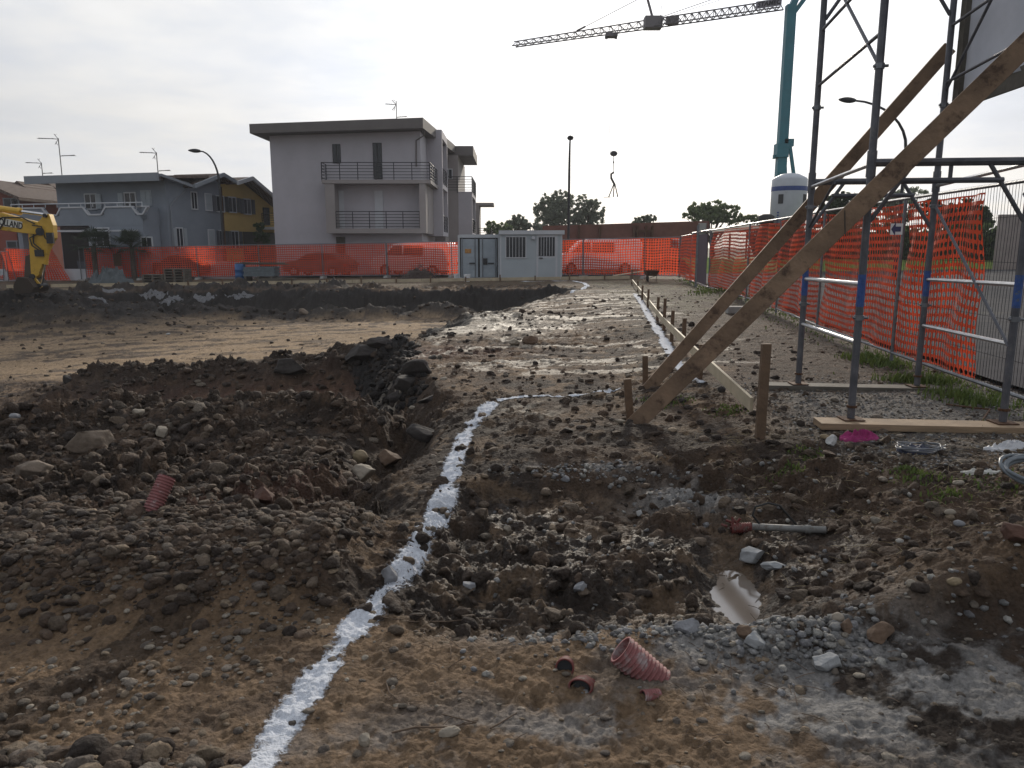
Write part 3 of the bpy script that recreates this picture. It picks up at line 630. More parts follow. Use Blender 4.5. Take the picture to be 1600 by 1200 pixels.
yh = thing('yellow_house', 'ochre yellow gabled house joined to the grey house with dark shutters', 'house', (CX + vx.x * 5.4, CY + vx.y * 5.4, gz0))
def H(mb, pts_fn, name, m, parent, v0=0.0):   # build from (u, v, z) boxes
    r = MB()
    for (a, c) in pts_fn:
        r.hexa([hp(a[0], a[1] - v0, a[2]), hp(c[0], a[1] - v0, a[2]), hp(c[0], c[1] - v0, a[2]), hp(a[0], c[1] - v0, a[2]), hp(a[0], a[1] - v0, c[2]), hp(c[0], a[1] - v0, c[2]), hp(c[0], c[1] - v0, c[2]), hp(a[0], c[1] - v0, c[2])])
    return r.build(name, m, parent)
uL = hu(90, 320)[0]; ez = hu(262, 281)[1]; pz = hv(333, 279)[1]; pv = hv(333, 279)[0]; V1 = 5.4; yv = 12.9
H(None, [((0, 0, 0), (uL, V1 - .01, ez + .07)), ((3.0, V1 - .009, 0), (uL, V1 * 2, ez - .1))], 'wall', 'plaster_grey', gh)
# side gable of the grey house
gp = MB(); e1 = hv(288, 293); pk = hv(333, 278); e2 = hv(353, 288)
gp.add([hp(0, .0, ez - .1), hp(0, V1, ez - .1), hp(0, V1, e2[1]), hp(0, pk[0], pk[1]), hp(0, e1[0], e1[1] - .05), hp(2.5, .0, ez - .1), hp(2.5, V1, ez - .1), hp(2.5, V1, e2[1]), hp(2.5, pk[0], pk[1]), hp(2.5, e1[0], e1[1] - .05)], [(0, 1, 2, 3, 4), (5, 9, 8, 7, 6), (1, 6, 7, 2), (2, 7, 8, 3), (3, 8, 9, 4), (4, 9, 5, 0)])
gp.build('gable_wall', 'plaster_grey', gh)
def slope(p0, p1, u0, u1, th, name, m, parent, v0=0.0, ov=0.0):   # roof plane between two (v,z) points, spanning u
    mb = MB(); (va, za), (vb_, zb) = p0, p1
    mb.hexa([hp(u0, va - v0, za), hp(u0, vb_ - v0, zb), hp(u1, vb_ - v0, zb), hp(u1, va - v0, za), hp(u0, va - v0, za + th), hp(u0, vb_ - v0, zb + th), hp(u1, vb_ - v0, zb + th), hp(u1, va - v0, za + th)])
    return mb.build(name, m, parent)
top = hu(262, 272)[1]; rise = hv(333, 272)[1]
# front slope (eave over the balcony), rising to a ridge, then a cross gable on the side street
slope((-1.15, ez), (3.6, ez + .42), -.55, uL + 1.1, .16, 'roof', 'tiles', gh)
H(None, [((-.56, -1.28, ez - .16), (uL + 1.12, -1.155, top - .02))], 'fascia', 'grey_trim', gh)
raf = MB()
for k in range(13):
    u = .1 + k * (uL + .6) / 12
    raf.hexa([hp(u, -1.15, ez - .14), hp(u + .14, -1.15, ez - .14), hp(u + .14, .0, ez - .02), hp(u, .0, ez - .02), hp(u, -1.15, ez - .001), hp(u + .14, -1.15, ez - .001), hp(u + .14, .0, ez + .09), hp(u, .0, ez + .09)])
raf.build('rafter', 'trim', gh)
rs = slope((e1[0] - .1, e1[1] - .02), (pk[0], pk[1] + .12), -.75, 3.0, .16, 'roof', 'tiles', gh)
slope((pk[0], pk[1] + .12), (e2[0] + .1, e2[1] + .02), -.75, 3.0, .16, 'roof', 'tiles', gh)
slope((-1.15, ez + .10), (e1[0] - .1, e1[1] - .02), -.75, -.551, .16, 'verge_board', 'grey_trim', gh)
slope((e1[0] - .1, e1[1] - .06), (pk[0], pk[1] + .08), -.9, -.755, .24, 'verge_board', 'grey_trim', gh)
slope((pk[0], pk[1] + .08), (e2[0] + .1, e2[1] - .02), -.9, -.755, .24, 'verge_board', 'grey_trim', gh)
# balcony across the front
bu0 = hu(255, 330)[0] + .3; bu1 = uL + 2.2; bz = hu(150, 345)[1]; bt = hu(150, 327)[1]
H(None, [((bu0, -1.5, bz - .35), (bu1, -.003, bz)), ((bu0, -1.5, bz + .001), (bu0 + .12, -.003, bt)), ((bu1 - .12, -1.5, bz + .001), (bu1, -.003, bt))], 'balcony', 'plaster_grey', gh)
par = MB(); prof = []
cuts = [hu(p, 330)[0] for p in (100, 122, 163, 190, 238, 254)]
def pw(u0, u1, z1): par.hexa([hp(u0, -1.5, bz), hp(u1, -1.5, bz), hp(u1, -1.38, bz), hp(u0, -1.38, bz), hp(u0, -1.5, z1), hp(u1, -1.5, z1), hp(u1, -1.38, z1), hp(u0, -1.38, z1)])
segs = [(bu1 - .13, cuts[0], 1), (cuts[0], cuts[1], 0), (cuts[1], cuts[2], 1), (cuts[2], cuts[3], 0), (cuts[3], cuts[4], 1), (cuts[4], cuts[5], 0), (cuts[5], bu0 + .13, 1)]
for a_, c_, hi in segs:
    pw(c_, a_, bt if hi else bt - .45)
po = par.build('parapet', 'plaster_grey', gh)
cp = MB()
def cap(u0, z0, u1, z1): cp.beam(hp(u0, -1.45, z0), hp(u1, -1.45, z1), .22, .09)
lastu, lastz = bu1, bt + .04
for a_, c_, hi in segs:
    zz = (bt if hi else bt - .45) + .04; d = .18
    cap(lastu, lastz, a_ - (0 if lastz == zz else d), zz); cap(a_ - d, zz, c_ + d, zz); lastu, lastz = c_ + d, zz
cap(lastu, lastz, bu0, bt + .04); cp.build('coping', 'trim', po)
rl_ = MB(); rl_.tube([hp(bu1, -1.44, bt + .28), hp(bu0, -1.44, bt + .28)], .04, 6)
for k in range(12): u = bu0 + (bu1 - bu0) * k / 11; rl_.tube([hp(u, -1.44, bt + .06), hp(u, -1.44, bt + .28)], .025, 5)
rl_.build('handrail', 'trim', gh)
H(None, [((bu0 + .4, -1.53, bz - .72), (bu1 - .3, -1.45, bz - .62))], 'string_course', 'trim', gh)
# dark sheet on the wall, painting the carport's shade under the balcony
H(None, [((hu(165, 370)[0], -.06, 0), (uL - .1, -.005, bz - .75))], 'carport_shade', 'dark', gh)
H(None, [((uL + 1.6, -1.4, 0), (uL + 1.95, -1.0, bz - .351))], 'carport_pillar', 'plaster_grey', gh)
H(None, [((bu0 + .01, -1.49, 0), (hu(165, 370)[0] - .2, -.064, bz - .351))], 'lower_wall', 'plaster_grey', gh)
def fwin(parent, side, px0, py0, px1, py1, frame, shut, v0=0.0, off=0.0, nm='window'):
    f = hu if side == 'front' else hv; a = f(px0, (py0 + py1) / 2); c = f(px1, (py0 + py1) / 2); zt = f((px0 + px1) / 2, py0)[1]; zb = f((px0 + px1) / 2, py1)[1]
    lo, hi = min(a[0], c[0]), max(a[0], c[0]); fo = window(parent, 0, 0, hi - lo, zt - zb, 0, frame, shut, name=nm)
    if side == 'front': fo.rotation_euler = (0, 0, -math.atan2(.253, .967)); q = ux * hi + vx * (-v0 - off)
    else: fo.rotation_euler = (0, 0, math.atan2(vx.y, vx.x)); q = vx * (lo - v0) - ux * off
    fo.location = (q.x, q.y, zb); return fo
fwin(gh, 'front', 134, 304, 150, 326, 'trim', ('shutter_pale', 'r'), nm='door'); fwin(gh, 'front', 196, 302, 212, 325, 'trim', ('shutter_pale', 'l'), nm='door'); fwin(gh, 'front', 222, 299, 236, 320, 'shutter_pale', ('shutter_pale', ['cl', 'cr']), nm='door')
fwin(gh, 'front', 180, 358, 199, 385, 'trim', ('shutter_pale', 'l'), off=1.5); fwin(gh, 'front', 249, 372, 264, 386, 'trim', None, off=1.5)
fwin(gh, 'side', 299, 301, 307, 326, 'trim', None); fwin(gh, 'side', 321, 304, 330, 328, 'trim', ('shutter_pale', ['cl', 'cr']))
fwin(gh, 'side', 276, 357, 285, 386, 'trim', ('shutter_pale', 'lr')); fwin(gh, 'side', 326, 360, 334, 386, 'trim', ('shutter_pale', ['cl', 'cr']))
du = MB(); du.tube([hp(-.06, e1[0], e1[1] - .2), hp(-.08, .6, e1[1] - .9), hp(-.08, .25, e1[1] - 1.2), hp(-.08, .2, 0)], .045, 6); du.build('drain_pipe', 'grey_trim', gh)
# ochre house
y0v = V1; ek = hv(376, 281); ee = hv(434, 328)
ym = MB(); Vy = ee[0]
ym.add([hp(0, 0, 0), hp(0, Vy - y0v, 0), hp(0, Vy - y0v, ee[1] - .1), hp(0, ek[0] - y0v, ek[1] - .1), hp(0, 0, e2[1] - .1), hp(9, 0, 0), hp(9, Vy - y0v, 0), hp(9, Vy - y0v, ee[1] - .1), hp(9, ek[0] - y0v, ek[1] - .1), hp(9, 0, e2[1] - .1)], [(0, 1, 2, 3, 4), (5, 9, 8, 7, 6), (1, 6, 7, 2), (0, 4, 9, 5), (4, 3, 8, 9), (3, 2, 7, 8)])
ym.build('wall', 'plaster_yellow', yh)
slope((e2[0] - .05, e2[1] - .02), (ek[0], ek[1]), -.9, 9, .18, 'roof', 'tiles', yh, y0v); slope((ek[0], ek[1]), (ee[0] + .6, ee[1] - .3), -.9, 9, .18, 'roof', 'tiles', yh, y0v)
slope((e2[0] - .05, e2[1] - .06), (ek[0], ek[1] - .04), -1.05, -.905, .26, 'verge_board', 'trim', yh, y0v); slope((ek[0], ek[1] - .04), (ee[0] + .6, ee[1] - .34), -1.05, -.905, .26, 'verge_board', 'trim', yh, y0v)
for a in ((338, 307, 349, 330), (357, 309, 368, 331), (381, 312, 391, 334)): fwin(yh, 'side', *a, 'trim', ('shutter_dark', 'lr'), v0=y0v)
for a in ((343, 361, 350, 386), (362, 362, 372, 387)): fwin(yh, 'side', *a, 'trim', ('shutter_dark', 'lr'), v0=y0v)
fwin(yh, 'side', 412, 326, 420, 350, 'dark', None, v0=y0v, nm='door')
pv0 = hv(409, 350)[0] - y0v; pzb = hv(420, 355)[1]
H(None, [((-1.1, pv0, pzb - .2), (-.003, Vy - y0v + .4, pzb))], 'balcony_slab', 'trim', yh)
railing(yh, [hp(-.03, pv0 + .05, 0)[:2], hp(-1.05, pv0 + .05, 0)[:2], hp(-1.05, Vy - y0v + .35, 0)[:2]], pzb, 1.0)
H(None, [((-.05, hv(380, 370)[0] - y0v, 0), (-.003, Vy - y0v - .3, pzb - .4))], 'porch_shade', 'dark', yh)  # dark sheet on the wall paints the shade inside the porch
dy = MB(); dy.tube([hp(-.06, .15, e2[1] - .2), hp(-.06, .15, 0)], .045, 6); dy.build('drain_pipe', 'rust', yh)
# --- red and salmon houses at the far left
def gable_house(name, label, xa, xb, Y, zbase, ze, zp, dep, wm, extra=None, pf=.5):
    a = W(xa, 380, Y).x; c = W(xb, 380, Y).x; t = thing(name, label, 'house', (a, Y, zbase)); w = c - a; xp = w * pf
    MB().prism([(0, 0), (w, 0), (w, ze), (xp, zp), (0, ze)], 0, dep).build('wall', wm, t)
    for (p, q) in (((-.7, ze - .35), (xp, zp)), ((xp, zp), (w + .7, ze - .35 * (1 if pf == .5 else 1)))):
        m_ = MB(); m_.add([(p[0], -.8, p[1]), (q[0], -.8, q[1]), (q[0], dep + .5, q[1]), (p[0], dep + .5, p[1]), (p[0], -.8, p[1] + .2), (q[0], -.8, q[1] + .2), (q[0], dep + .5, q[1] + .2), (p[0], dep + .5, p[1] + .2)], [(0, 3, 2, 1), (4, 5, 6, 7), (0, 1, 5, 4), (1, 2, 6, 5), (2, 3, 7, 6), (3, 0, 4, 7)])
        m_.build('roof', 'tiles', t)
    return t, w
rh, w_ = gable_house('red_house', 'dark red gabled house cut by the left edge of the photo behind the digger arm', -70, 33, 50, -.36, W(0, 304, 50).z + .3, W(0, 283, 50).z + .36, 9, 'plaster_red')
window(rh, W(12, 380, 50).x - rh.location.x, .9, 1.2, 1.5, 0, 'grey_trim', ('shutter_dark', 'r')); window(rh, W(8, 325, 50).x - rh.location.x, 4.0, .9, 1.1, 0, 'grey_trim', None)
MB().tube([(w_ - .1, -.08, 5.0), (w_ - .1, -.08, 0)], .05, 6).build('drain_pipe', 'dark', rh)
sh_, w_ = gable_house('salmon_house', 'salmon pink house squeezed between the red house and the grey house', 34, 62, 54, -.36, W(0, 303, 54).z + .3, W(0, 292, 54).z + .5, 9, 'plaster_pink')
window(sh_, .75, 3.9, .8, 1.2, 0, 'trim', ('shutter_pale', 'lr')); MB().tube([(w_ - .05, -.08, 4.9), (w_ - .05, -.08, 0)], .05, 6).build('drain_pipe', 'dark', sh_)
pk_, w_ = gable_house('pink_house', 'pale pink house wall with chimney directly left of the grey house', 63, 112, 58, -.36, W(0, 303, 58).z + .3, W(0, 291, 58).z + .5, 8, 'plaster_pink')
MB().box((.2, 3, 5.3), (.55, 3.4, 6.35)).build('chimney', 'rust', pk_)
window(pk_, .6, 3.9, .7, 1.1, 0, 'trim', None)
# TV aerials standing on the roofs
def aerial(px, pyb, pyt, Y, label, side=-1, arms=((0, 1.1), (.62, .7))):
    b_ = W(px, pyb, Y); t_ = W(px, pyt, Y); h = t_.z - b_.z
    t = thing('tv_aerial', label, 'aerial', b_, 0, 'TV aerials on the house roofs'); MB().tube([(0, 0, 0), (0, 0, h)], .028, 6).build('mast', 'rail', t)
    for k, (f, L) in enumerate(arms):
        m_ = MB(); sgn = side if k == 0 else -side; z = h * (1 - f) - .05; m_.tube([(0, 0, z), (sgn * L * 1.25, 0, z + .06)], .022, 5)
        for q in range(6): xx = sgn * L * 1.25 * (.25 + .15 * q); m_.tube([(xx, -.16, z + .03), (xx, .16, z + .03)], .014, 4)
        if k == 0:
            for q in (-1, 1): m_.tube([(0, 0, z), (sgn * .02 - .22 * sgn * -1 * 0 + .28 * sgn, .1, z + q * .32)], .02, 4); m_.tube([(.06 * sgn, -.2, z + q * .2), (.2 * sgn, .2, z + q * .34)], .016, 4)
        m_.build('antenna_boom', 'rail', t)
    return t
aerial(97, 275, 216, 50, 'tall TV aerial on the left end of the grey house roof', arms=((0, 1.0), (.45, .75)))
aerial(67, 277, 254, 56, 'small TV aerial above the salmon house left of the grey roof', arms=((0, .85), (.7, .55)))
aerial(247, 271, 238, 49, 'TV aerial on the right end of the grey house roof', arms=((0, .8), (.85, .6)))
ta = aerial(620, 195, 158, 52, 'double TV aerial on the flat roof of the white apartment block', arms=((.12, .55), (.65, .55)))

# --- red-brown wall behind the vans
M['brickwall'] = mat('red_brown_blockwork', (.15, .07, .055), .95, 0, .22, 1.5, .4, 8)
bw = thing('brick_wall', 'long red brown block wall behind the vans right of the site hut', 'wall', (3.5, 53, .1))
a = W(848, 360, 53).x - 3.5; e = W(1108, 350, 53).x - 3.5
MB().hexa([(a, 0, 0), (e, 0, 0), (e, .4, 0), (a, .4, 0), (a, 0, W(880, 353, 53).z - .1), (e, 0, W(1108, 345, 53).z - .1), (e, .4, W(1108, 345, 53).z - .1), (a, .4, W(880, 353, 53).z - .1)]).build('wall', 'brickwall', bw)
pp = MB()
for px in (905, 938, 991, 997, 1010, 1020): x = W(px, 350, 52.8).x - 3.5; pp.box((x - .06, -.22, 0), (x + .06, -.02, W(px, 352, 53).z - .12))
pp.box((W(992, 350, 53).x - 3.5, -.2, 2.6), (W(1018, 350, 53).x - 3.5, -.12, 2.75)); pp.build('prop', 'rust', bw)
MB().box((W(1091, 350, 53).x - 3.5, -.5, 0), (W(1101, 350, 53).x - 3.5, -.02, 3.2)).build('pier', 'concrete', bw)
sh = thing('roof_shed', 'low brown lean-to roof at the right end of the block wall', 'shed', (W(1112, 360, 50).x, 50, .1))
MB().hexa([(0, 0, 2.4), (3.6, 0, 2.75), (3.6, 3, 3.0), (0, 3, 2.7), (0, 0, 2.5), (3.6, 0, 2.85), (3.6, 3, 3.1), (0, 3, 2.8)]).build('roof', 'wood_grey', sh)
ps = MB(); [ps.box((q, .1, 0), (q + .1, .2, 2.45)) for q in (.1, 1.2, 2.3, 3.4)]; ps.build('post', 'wood_grey', sh)
# --- concrete wall right, low white yard wall left
cw = MB(); xa = W(1561, 380, 42.3).x; cw.box((xa, 42.3, -.1), (xa + 9, 42.65, W(1575, 335, 42.3).z)); tag(cw.build('concrete_wall', mat('ribbed_concrete', (.27, .235, .22), .95, 0, .15, 2, .5, 12), None), 'tall grey concrete wall beyond the road at the right edge', 'wall')
yw = MB(); yw.box((-36, 47.3, -.6), (-24.4, 47.5, .35)); tag(yw.build('yard_wall', 'trim'), 'low white yard wall at the foot of the grey house carport', 'wall')
yw = MB(); yw.hexa([(-19.2, 46.9, -.6), (-15.2, 45.9, -.6), (-15.2, 46.1, -.6), (-19.2, 47.1, -.6), (-19.2, 46.9, .85), (-15.2, 45.9, .85), (-15.2, 46.1, .85), (-19.2, 47.1, .85)]); tag(yw.build('yard_wall', 'trim'), 'higher white yard wall in front of the yellow house', 'wall')

# ------------------------------------------------------------- street lamps
def lamp(base, h, arm, headdir, label, r=.07):
    t = thing('street_lamp', label, 'street lamp', base, 0, 'street lamps around the site'); pts = [(0, 0, 0), (0, 0, h * .74)]
    for k in range(1, 9):
        a = k / 8 * math.pi / 2; pts.append((arm[0] * (1 - math.cos(a)), arm[1] * (1 - math.cos(a)), h * .74 + h * .24 * math.sin(a)))
    MB().tube(pts, r, 8, r * .55).build('pole', 'rail', t)
    e = Vector(pts[-1]); d = Vector((headdir[0], headdir[1], .06)).normalized(); w = Vector((-d.y, d.x, 0))
    hd = MB(); n = 8; o = []
    for i in range(7):
        f = i / 6; c = e + d * (.72 * f - .05); rr_ = .14 * math.sin(math.pi * (.16 + .78 * f)) + .02
        o += [tuple(c + w * rr_ * 1.1 * math.cos(q) + Vector((0, 0, 1)) * rr_ * .75 * math.sin(q)) for q in [2 * math.pi * k / n for k in range(n)]]
    hd.add(o, [(i * n + k, i * n + (k + 1) % n, (i + 1) * n + (k + 1) % n, (i + 1) * n + k) for i in range(6) for k in range(n)] + [tuple(range(n))[::-1], tuple(range(6 * n, 7 * n))])
    hd.build('lamp_head', 'rail', t, smooth=True); return t
def lamp_px(px, Y, zb, tippx, tippy, label, dy=0.0):
    b_ = W(px, 380, Y); tip = W(tippx, tippy, Y + dy); h = tip.z - zb; d = Vector((tip.x - b_.x, dy, 0)); L = d.length; 
    return lamp((b_.x, Y, zb), h / .98, (d.x, d.y), (d.x, d.y), label)
lamp_px(349, 46.6, -.3, 312, 236, 'curved street lamp in front of the grey and yellow houses'); lamp_px(888, 43, 0, 891, 217, 'tall street lamp seen end on behind the site hut', -1.2); lamp_px(1402, 33, .1, 1334, 157, 'curved street lamp behind the scaffold tower', -.5)

# ------------------------------------------------------------- vehicles
def car(name, label, cat, loc, rz, L, Wd_, prof, paint, wins, wheels, group='vehicles parked behind the far fence'):
    t = thing(name, label, cat, loc, rz, group); n = len(prof); hw = Wd_ / 2
    b_ = MB(); vs = []
    for s, k in ((-1, 0), (1, 1)):
        for (x, z) in prof: ins_ = .16 * max(0, (z - .85)) ; vs.append((x, s * (hw - ins_), z))
    b_.add(vs, [tuple(range(n)), tuple(range(n, 2 * n))[::-1]] + [(i, i + n, (i + 1) % n + n, (i + 1) % n) for i in range(n)]); b_.build('body', paint, t, bevel=.04)
    for s in (-1, 1):
        for wp in wins:
            v = [(x, s * (hw - .16 * max(0, z - .85) + .012), z) for x, z in wp]; MB().add(v + [(a_, b2 - s * .01, c_) for a_, b2, c_ in v], [tuple(range(len(v))), tuple(range(len(v), 2 * len(v)))[::-1]] + [(i, (i + 1) % len(v), (i + 1) % len(v) + len(v), i + len(v)) for i in range(len(v))]).build('side_window', 'glass', t)
        for wx in wheels:
            c = MB(); c.lathe([(.20, -.09), (.31, -.10), (.33, -.06), (.33, .06), (.31, .10), (.20, .09)], n=18); o = c.build('wheel', 'black', t); o.rotation_euler = (math.pi / 2, 0, 0); o.location = (wx, s * (hw - .06), .33)
            h_ = MB(); h_.lathe([(.19, -.092), (.19, .092)], n=10); MBo = h_.build('rim', 'galv_light', o)
        for hx in (0, 1):
            xx = [p[0] for p in prof]; q = (max(xx) - .02 if hx else min(xx) + .02); MB().box((q - .05, s * (hw - .12) - .14, .66), (q + .05, s * (hw - .12) + .14, .80)).build('headlight' if hx else 'tail_light', 'white' if hx else 'net', t)
    return t
CP = [(-2.05, .28), (2.05, .28), (2.1, .62), (1.95, .86), (1.15, .98), (.45, 1.40), (-.35, 1.47), (-1.25, 1.40), (-1.95, .98), (-2.1, .80)]
CW = [[(1.0, .98), (.40, 1.34), (-.30, 1.40), (-.30, .98)], [(-.38, .98), (-.38, 1.40), (-1.2, 1.33), (-1.6, .98)]]
VP = [(-2.4, .30), (2.4, .30), (2.45, .75), (2.3, 1.05), (1.65, 1.25), (1.05, 1.86), (.5, 1.95), (-2.3, 1.95), (-2.45, 1.7)]
VW = [[(1.5, 1.22), (1.0, 1.75), (.45, 1.75), (.45, 1.22)], [(.35, 1.22), (.35, 1.75), (-.9, 1.75), (-.9, 1.22)]]
M['car_dark'] = mat('dark_car_paint', (.03, .032, .04), .25, .3, .1, 1, spec=.6); M['car_white'] = mat('white_van_paint', (.62, .64, .68), .3, 0, .05, 1, spec=.6); M['car_grey'] = mat('grey_car_paint', (.10, .10, .11), .3, .4, .1, 1, spec=.6)
def cloc(px, Y): x = W(px, 400, Y).x; return (x, Y, .06 + float(znat(np.array([x]), np.array([Y]))[0]))
car('parked_car', 'dark parked car behind the orange fence in front of the grey house', 'car', cloc(288, 49.0 - 1.4), -.26 + math.pi, 4.2, 1.75, CP, 'car_dark', CW, (-1.3, 1.3))
car('parked_car', 'dark parked car behind the orange fence in front of the white apartment block', 'car', cloc(500, 46.6), math.pi - .27, 4.2, 1.75, CP, 'car_grey', CW, (-1.3, 1.3))
car('parked_van', 'white van behind the orange fence left of the shipping container', 'van', cloc(648, 45.6), math.pi - .27, 4.9, 1.95, VP, 'car_white', VW, (-1.5, 1.5))
car('parked_van', 'white van behind the orange fence right of the site hut', 'van', cloc(932, 43.6), math.pi, 4.9, 1.95, VP, 'car_white', VW, (-1.5, 1.5))
# ------------------------------------------------------------- temporary fences with orange netting
def frame_mb(L, h, tr=.019):
    mb = MB(); mb.tube([(0, 0, .06), (0, 0, h)], tr, 8); mb.tube([(L, 0, .06), (L, 0, h)], tr, 8)
    mb.tube([(0, 0, h), (L, 0, h)], tr * .9, 8); mb.tube([(0, 0, .16), (L, 0, .16)], tr * .9, 8); return mb
def wires_mb(L, h, step, r=.0022, bend=.006, hz_=(.45, .8, 1.3, 1.7), seed=1):
    rg = random.Random(seed); mb = MB(); n = int(L / step)
    for i in range(1, n):
        x = L * i / n; a = rg.uniform(-bend, bend); b_ = rg.uniform(-bend, bend)
        mb.tube([(x, 0, .17), (x + a, .004, h * .45), (x + b_, -.004, h * .8), (x, 0, h)], r, 3, cap=False)
    for z in hz_: mb.tube([(0, .004, z * h / 2), (L, .004, z * h / 2)], r, 3, cap=False)
    return mb
def net_mesh(L, h, cw_, ch_, seed, y=-.03, sag=.03, z0=.18, x0=0.0, x1=None, fold=0.0, hf=.62, hv_=.60, bot=None):
    """sheet of plastic netting with rounded holes"""
    x1 = L if x1 is None else x1; nx = max(2, int((x1 - x0) / cw_)); nzz = max(2, int((h - z0) / ch_)); V = []; Fc = []
    rg = np.random.default_rng(seed); ph = rg.random(8) * 6.28
    def warp(u, w):   # u along 0..1, w up 0..1
        x = x0 + (x1 - x0) * u; z = z0 + (h - z0) * w
        z -= sag * (1 - w * .3) * (math.sin(u * math.pi * 2 + ph[0]) * .4 + .6 * abs(math.sin(u * math.pi * 1.5 + ph[1]))) * (.4 + .6 * math.sin(w * 3.0))
        yy = y + .022 * math.sin(u * 17 + ph[2] + w * 3) * (1 + fold) + .015 * math.sin(w * 11 + ph[3] + u * 5) * (1 + fold)
        z += fold * .022 * math.sin(u * 9 + ph[4] + w * 5); x += fold * .014 * math.sin(w * 9 + ph[5] + u * 4)
        return (x, yy, z)
    for i in range(nx):
        for j in range(nzz):
            if bot and (j / nzz) < bot(i / nx): continue
            o = len(V); cu, cv = (i + .5) / nx, (j + .5) / nzz; du, dv = .5 / nx, .5 / nzz
            outer = [(-1, -1), (0, -1), (1, -1), (1, 0), (1, 1), (0, 1), (-1, 1), (-1, 0)]
            hole = [(-.7 * hf, -.82 * hv_), (0, -hv_), (.7 * hf, -.82 * hv_), (hf, 0), (.7 * hf, .82 * hv_), (0, hv_), (-.7 * hf, .82 * hv_), (-hf, 0)]
            for a, b_ in outer: V.append(warp(cu + a * du, cv + b_ * dv))
            for a, b_ in hole: V.append(warp(cu + a * du, cv + b_ * dv))
            for k in range(8): Fc.append((o + k, o + (k + 1) % 8, o + 8 + (k + 1) % 8, o + 8 + k))
    mb = MB(); mb.v = V; mb.f = Fc; return mb
def block_mb(x, w=.62):
    mb = MB(); mb.hexa([(x - .11, -w / 2, 0), (x + .11, -w / 2, 0), (x + .11, w / 2, 0), (x - .11, w / 2, 0), (x - .09, -w / 2 + .04, .13), (x + .09, -w / 2 + .04, .13), (x + .09, w / 2 - .04, .13), (x - .09, w / 2 - .04, .13)]); return mb
meshes = {}
def panel(p0, p1, h, label, group, kind='far', net=True, z0=None, z1=None, nx=(0, None), seed=1, lean=0.0, name='fence_panel', netfold=0.6, blocks=True):
    a = Vector((p0[0], p0[1], 0)); b_ = Vector((p1[0], p1[1], 0)); L = (b_ - a).length; rz = math.atan2(b_.y - a.y, b_.x - a.x)
    za = float(znat(np.array([a.x]), np.array([a.y]))[0]) if z0 is None else z0
    zb = float(znat(np.array([b_.x]), np.array([b_.y]))[0]) if z1 is None else z1
    t = thing(name, label, 'fence panel', (a.x, a.y, za), rz, group); t.rotation_euler = (lean, -math.atan2(zb - za, L), rz)
    Lc = round(L, 1)
    def share(key, fn, nm, m):
        k = (key, Lc, h, kind)
        if k not in meshes:
            o = fn().build(nm, m, t); meshes[k] = o.data; return o
        o = bpy.data.objects.new(nm, meshes[k]); col.objects.link(o); o.parent = t; return o
    share('frame', lambda: frame_mb(L, h, .024 if kind == 'far' else .021), 'frame', 'galv')
    if kind == 'far': share('wires', lambda: wires_mb(L, h, .24, .004, .002, (.7, 1.4)), 'wire_mesh', 'galv')
    else: share('wires%d' % (seed % 2), lambda: wires_mb(L, h, .052, .0024, .012, seed=seed), 'wire_mesh', 'rail')
    if net:
        if kind == 'far': net_mesh(L, h * .985, .135, .125, seed, .035, .05, z0=.17, x0=nx[0], x1=nx[1] or L, fold=.2, hf=.66, hv_=.64).build('netting', 'net', t)
        else: net_mesh(L, h * .975, .062, .088, seed, -.032, .05, z0=.17, x0=nx[0], x1=nx[1] or L, fold=netfold, hf=.70, hv_=.68).build('netting', 'net', t)
    if blocks: block_mb(0).build('foot_block', 'concrete', t)
    return t
def fpt(X): return (X, far_y(X))
GF = 'orange netted fence panels along the far side of the site'
stops = [(-38.2, -34.8, 'far fence panel crossing behind the digger boom at the left edge'), (-34.7, -31.4, 'far fence panel behind the digger stick'), (-31.2, -29.2, 'torn orange fence panel just right of the digger, left of the gap')]
lab = ['far fence panel right of the gap with the dark square notice', 'far fence panel behind the pallets and the heap of tarpaulin', 'far fence panel below the curved street lamp, behind the blue drum', 'far fence panel behind the timber stack', 'far fence panel in front of the dark car by the apartment block', 'far fence panel behind the brushwood heap and in front of the left white van', 'far fence panel touching and passing behind the shipping container', 'far fence panel hidden mostly by the site hut', 'far fence panel in front of the white van right of the hut', 'far fence panel behind the wheelbarrow', ]
def far_at(px):
    X = -10.0
    for _ in range(20): X = W(px, 400, far_y(X)).x
    return X
pxs_ = [132, 217, 308, 405, 504, 604, 706, 806, 912, 1008, 1062]
Xs = [(far_at(p), far_at(q)) for p, q in zip(pxs_[:-1], pxs_[1:])]
for i, (a, b_) in enumerate(Xs): panel(fpt(a), fpt(b_), 2.0, lab[i], GF, seed=20 + i, name='fence_panel')
panel((-34.6, 47.6), (-31.5, 47.2), 1.75, 'lowest far fence panel behind the digger boom at the left edge', GF, seed=51, lean=-.10, z0=-.45, z1=-.45)
panel((-31.3, 47.4), (-30.3, 46.6), 1.9, 'narrow leaning far fence panel left of the digger stick', GF, seed=52, lean=.16, z0=-.45, z1=-.45)
tp = thing('fence_panel', 'torn far fence panel behind the digger stick, its netting slanting down to the right', 'fence panel', (-31.0, 46.9, -.42), -.02, GF)
MB().tube([(0, 0, 0), (0, 0, 2.05)], .028, 8).tube([(0, 0, 2.05), (3.0, 0, 2.05)], .02, 6).build('frame', 'galv', tp)
nm = net_mesh(3.4, 2.0, .135, .125, 77, .03, .05, z0=.1, fold=.2); nm.v = [(x * (1 if x < 2.0 else 1) + max(0, (x - 2.3)) * .45 * (1 - z / 2.0) , y, z) for x, y, z in nm.v]; nm.v = [(x - max(0, x - 2.0) * .35 * (z / 2.0), y, z) for x, y, z in nm.v]; nm.build('netting', 'net', tp)
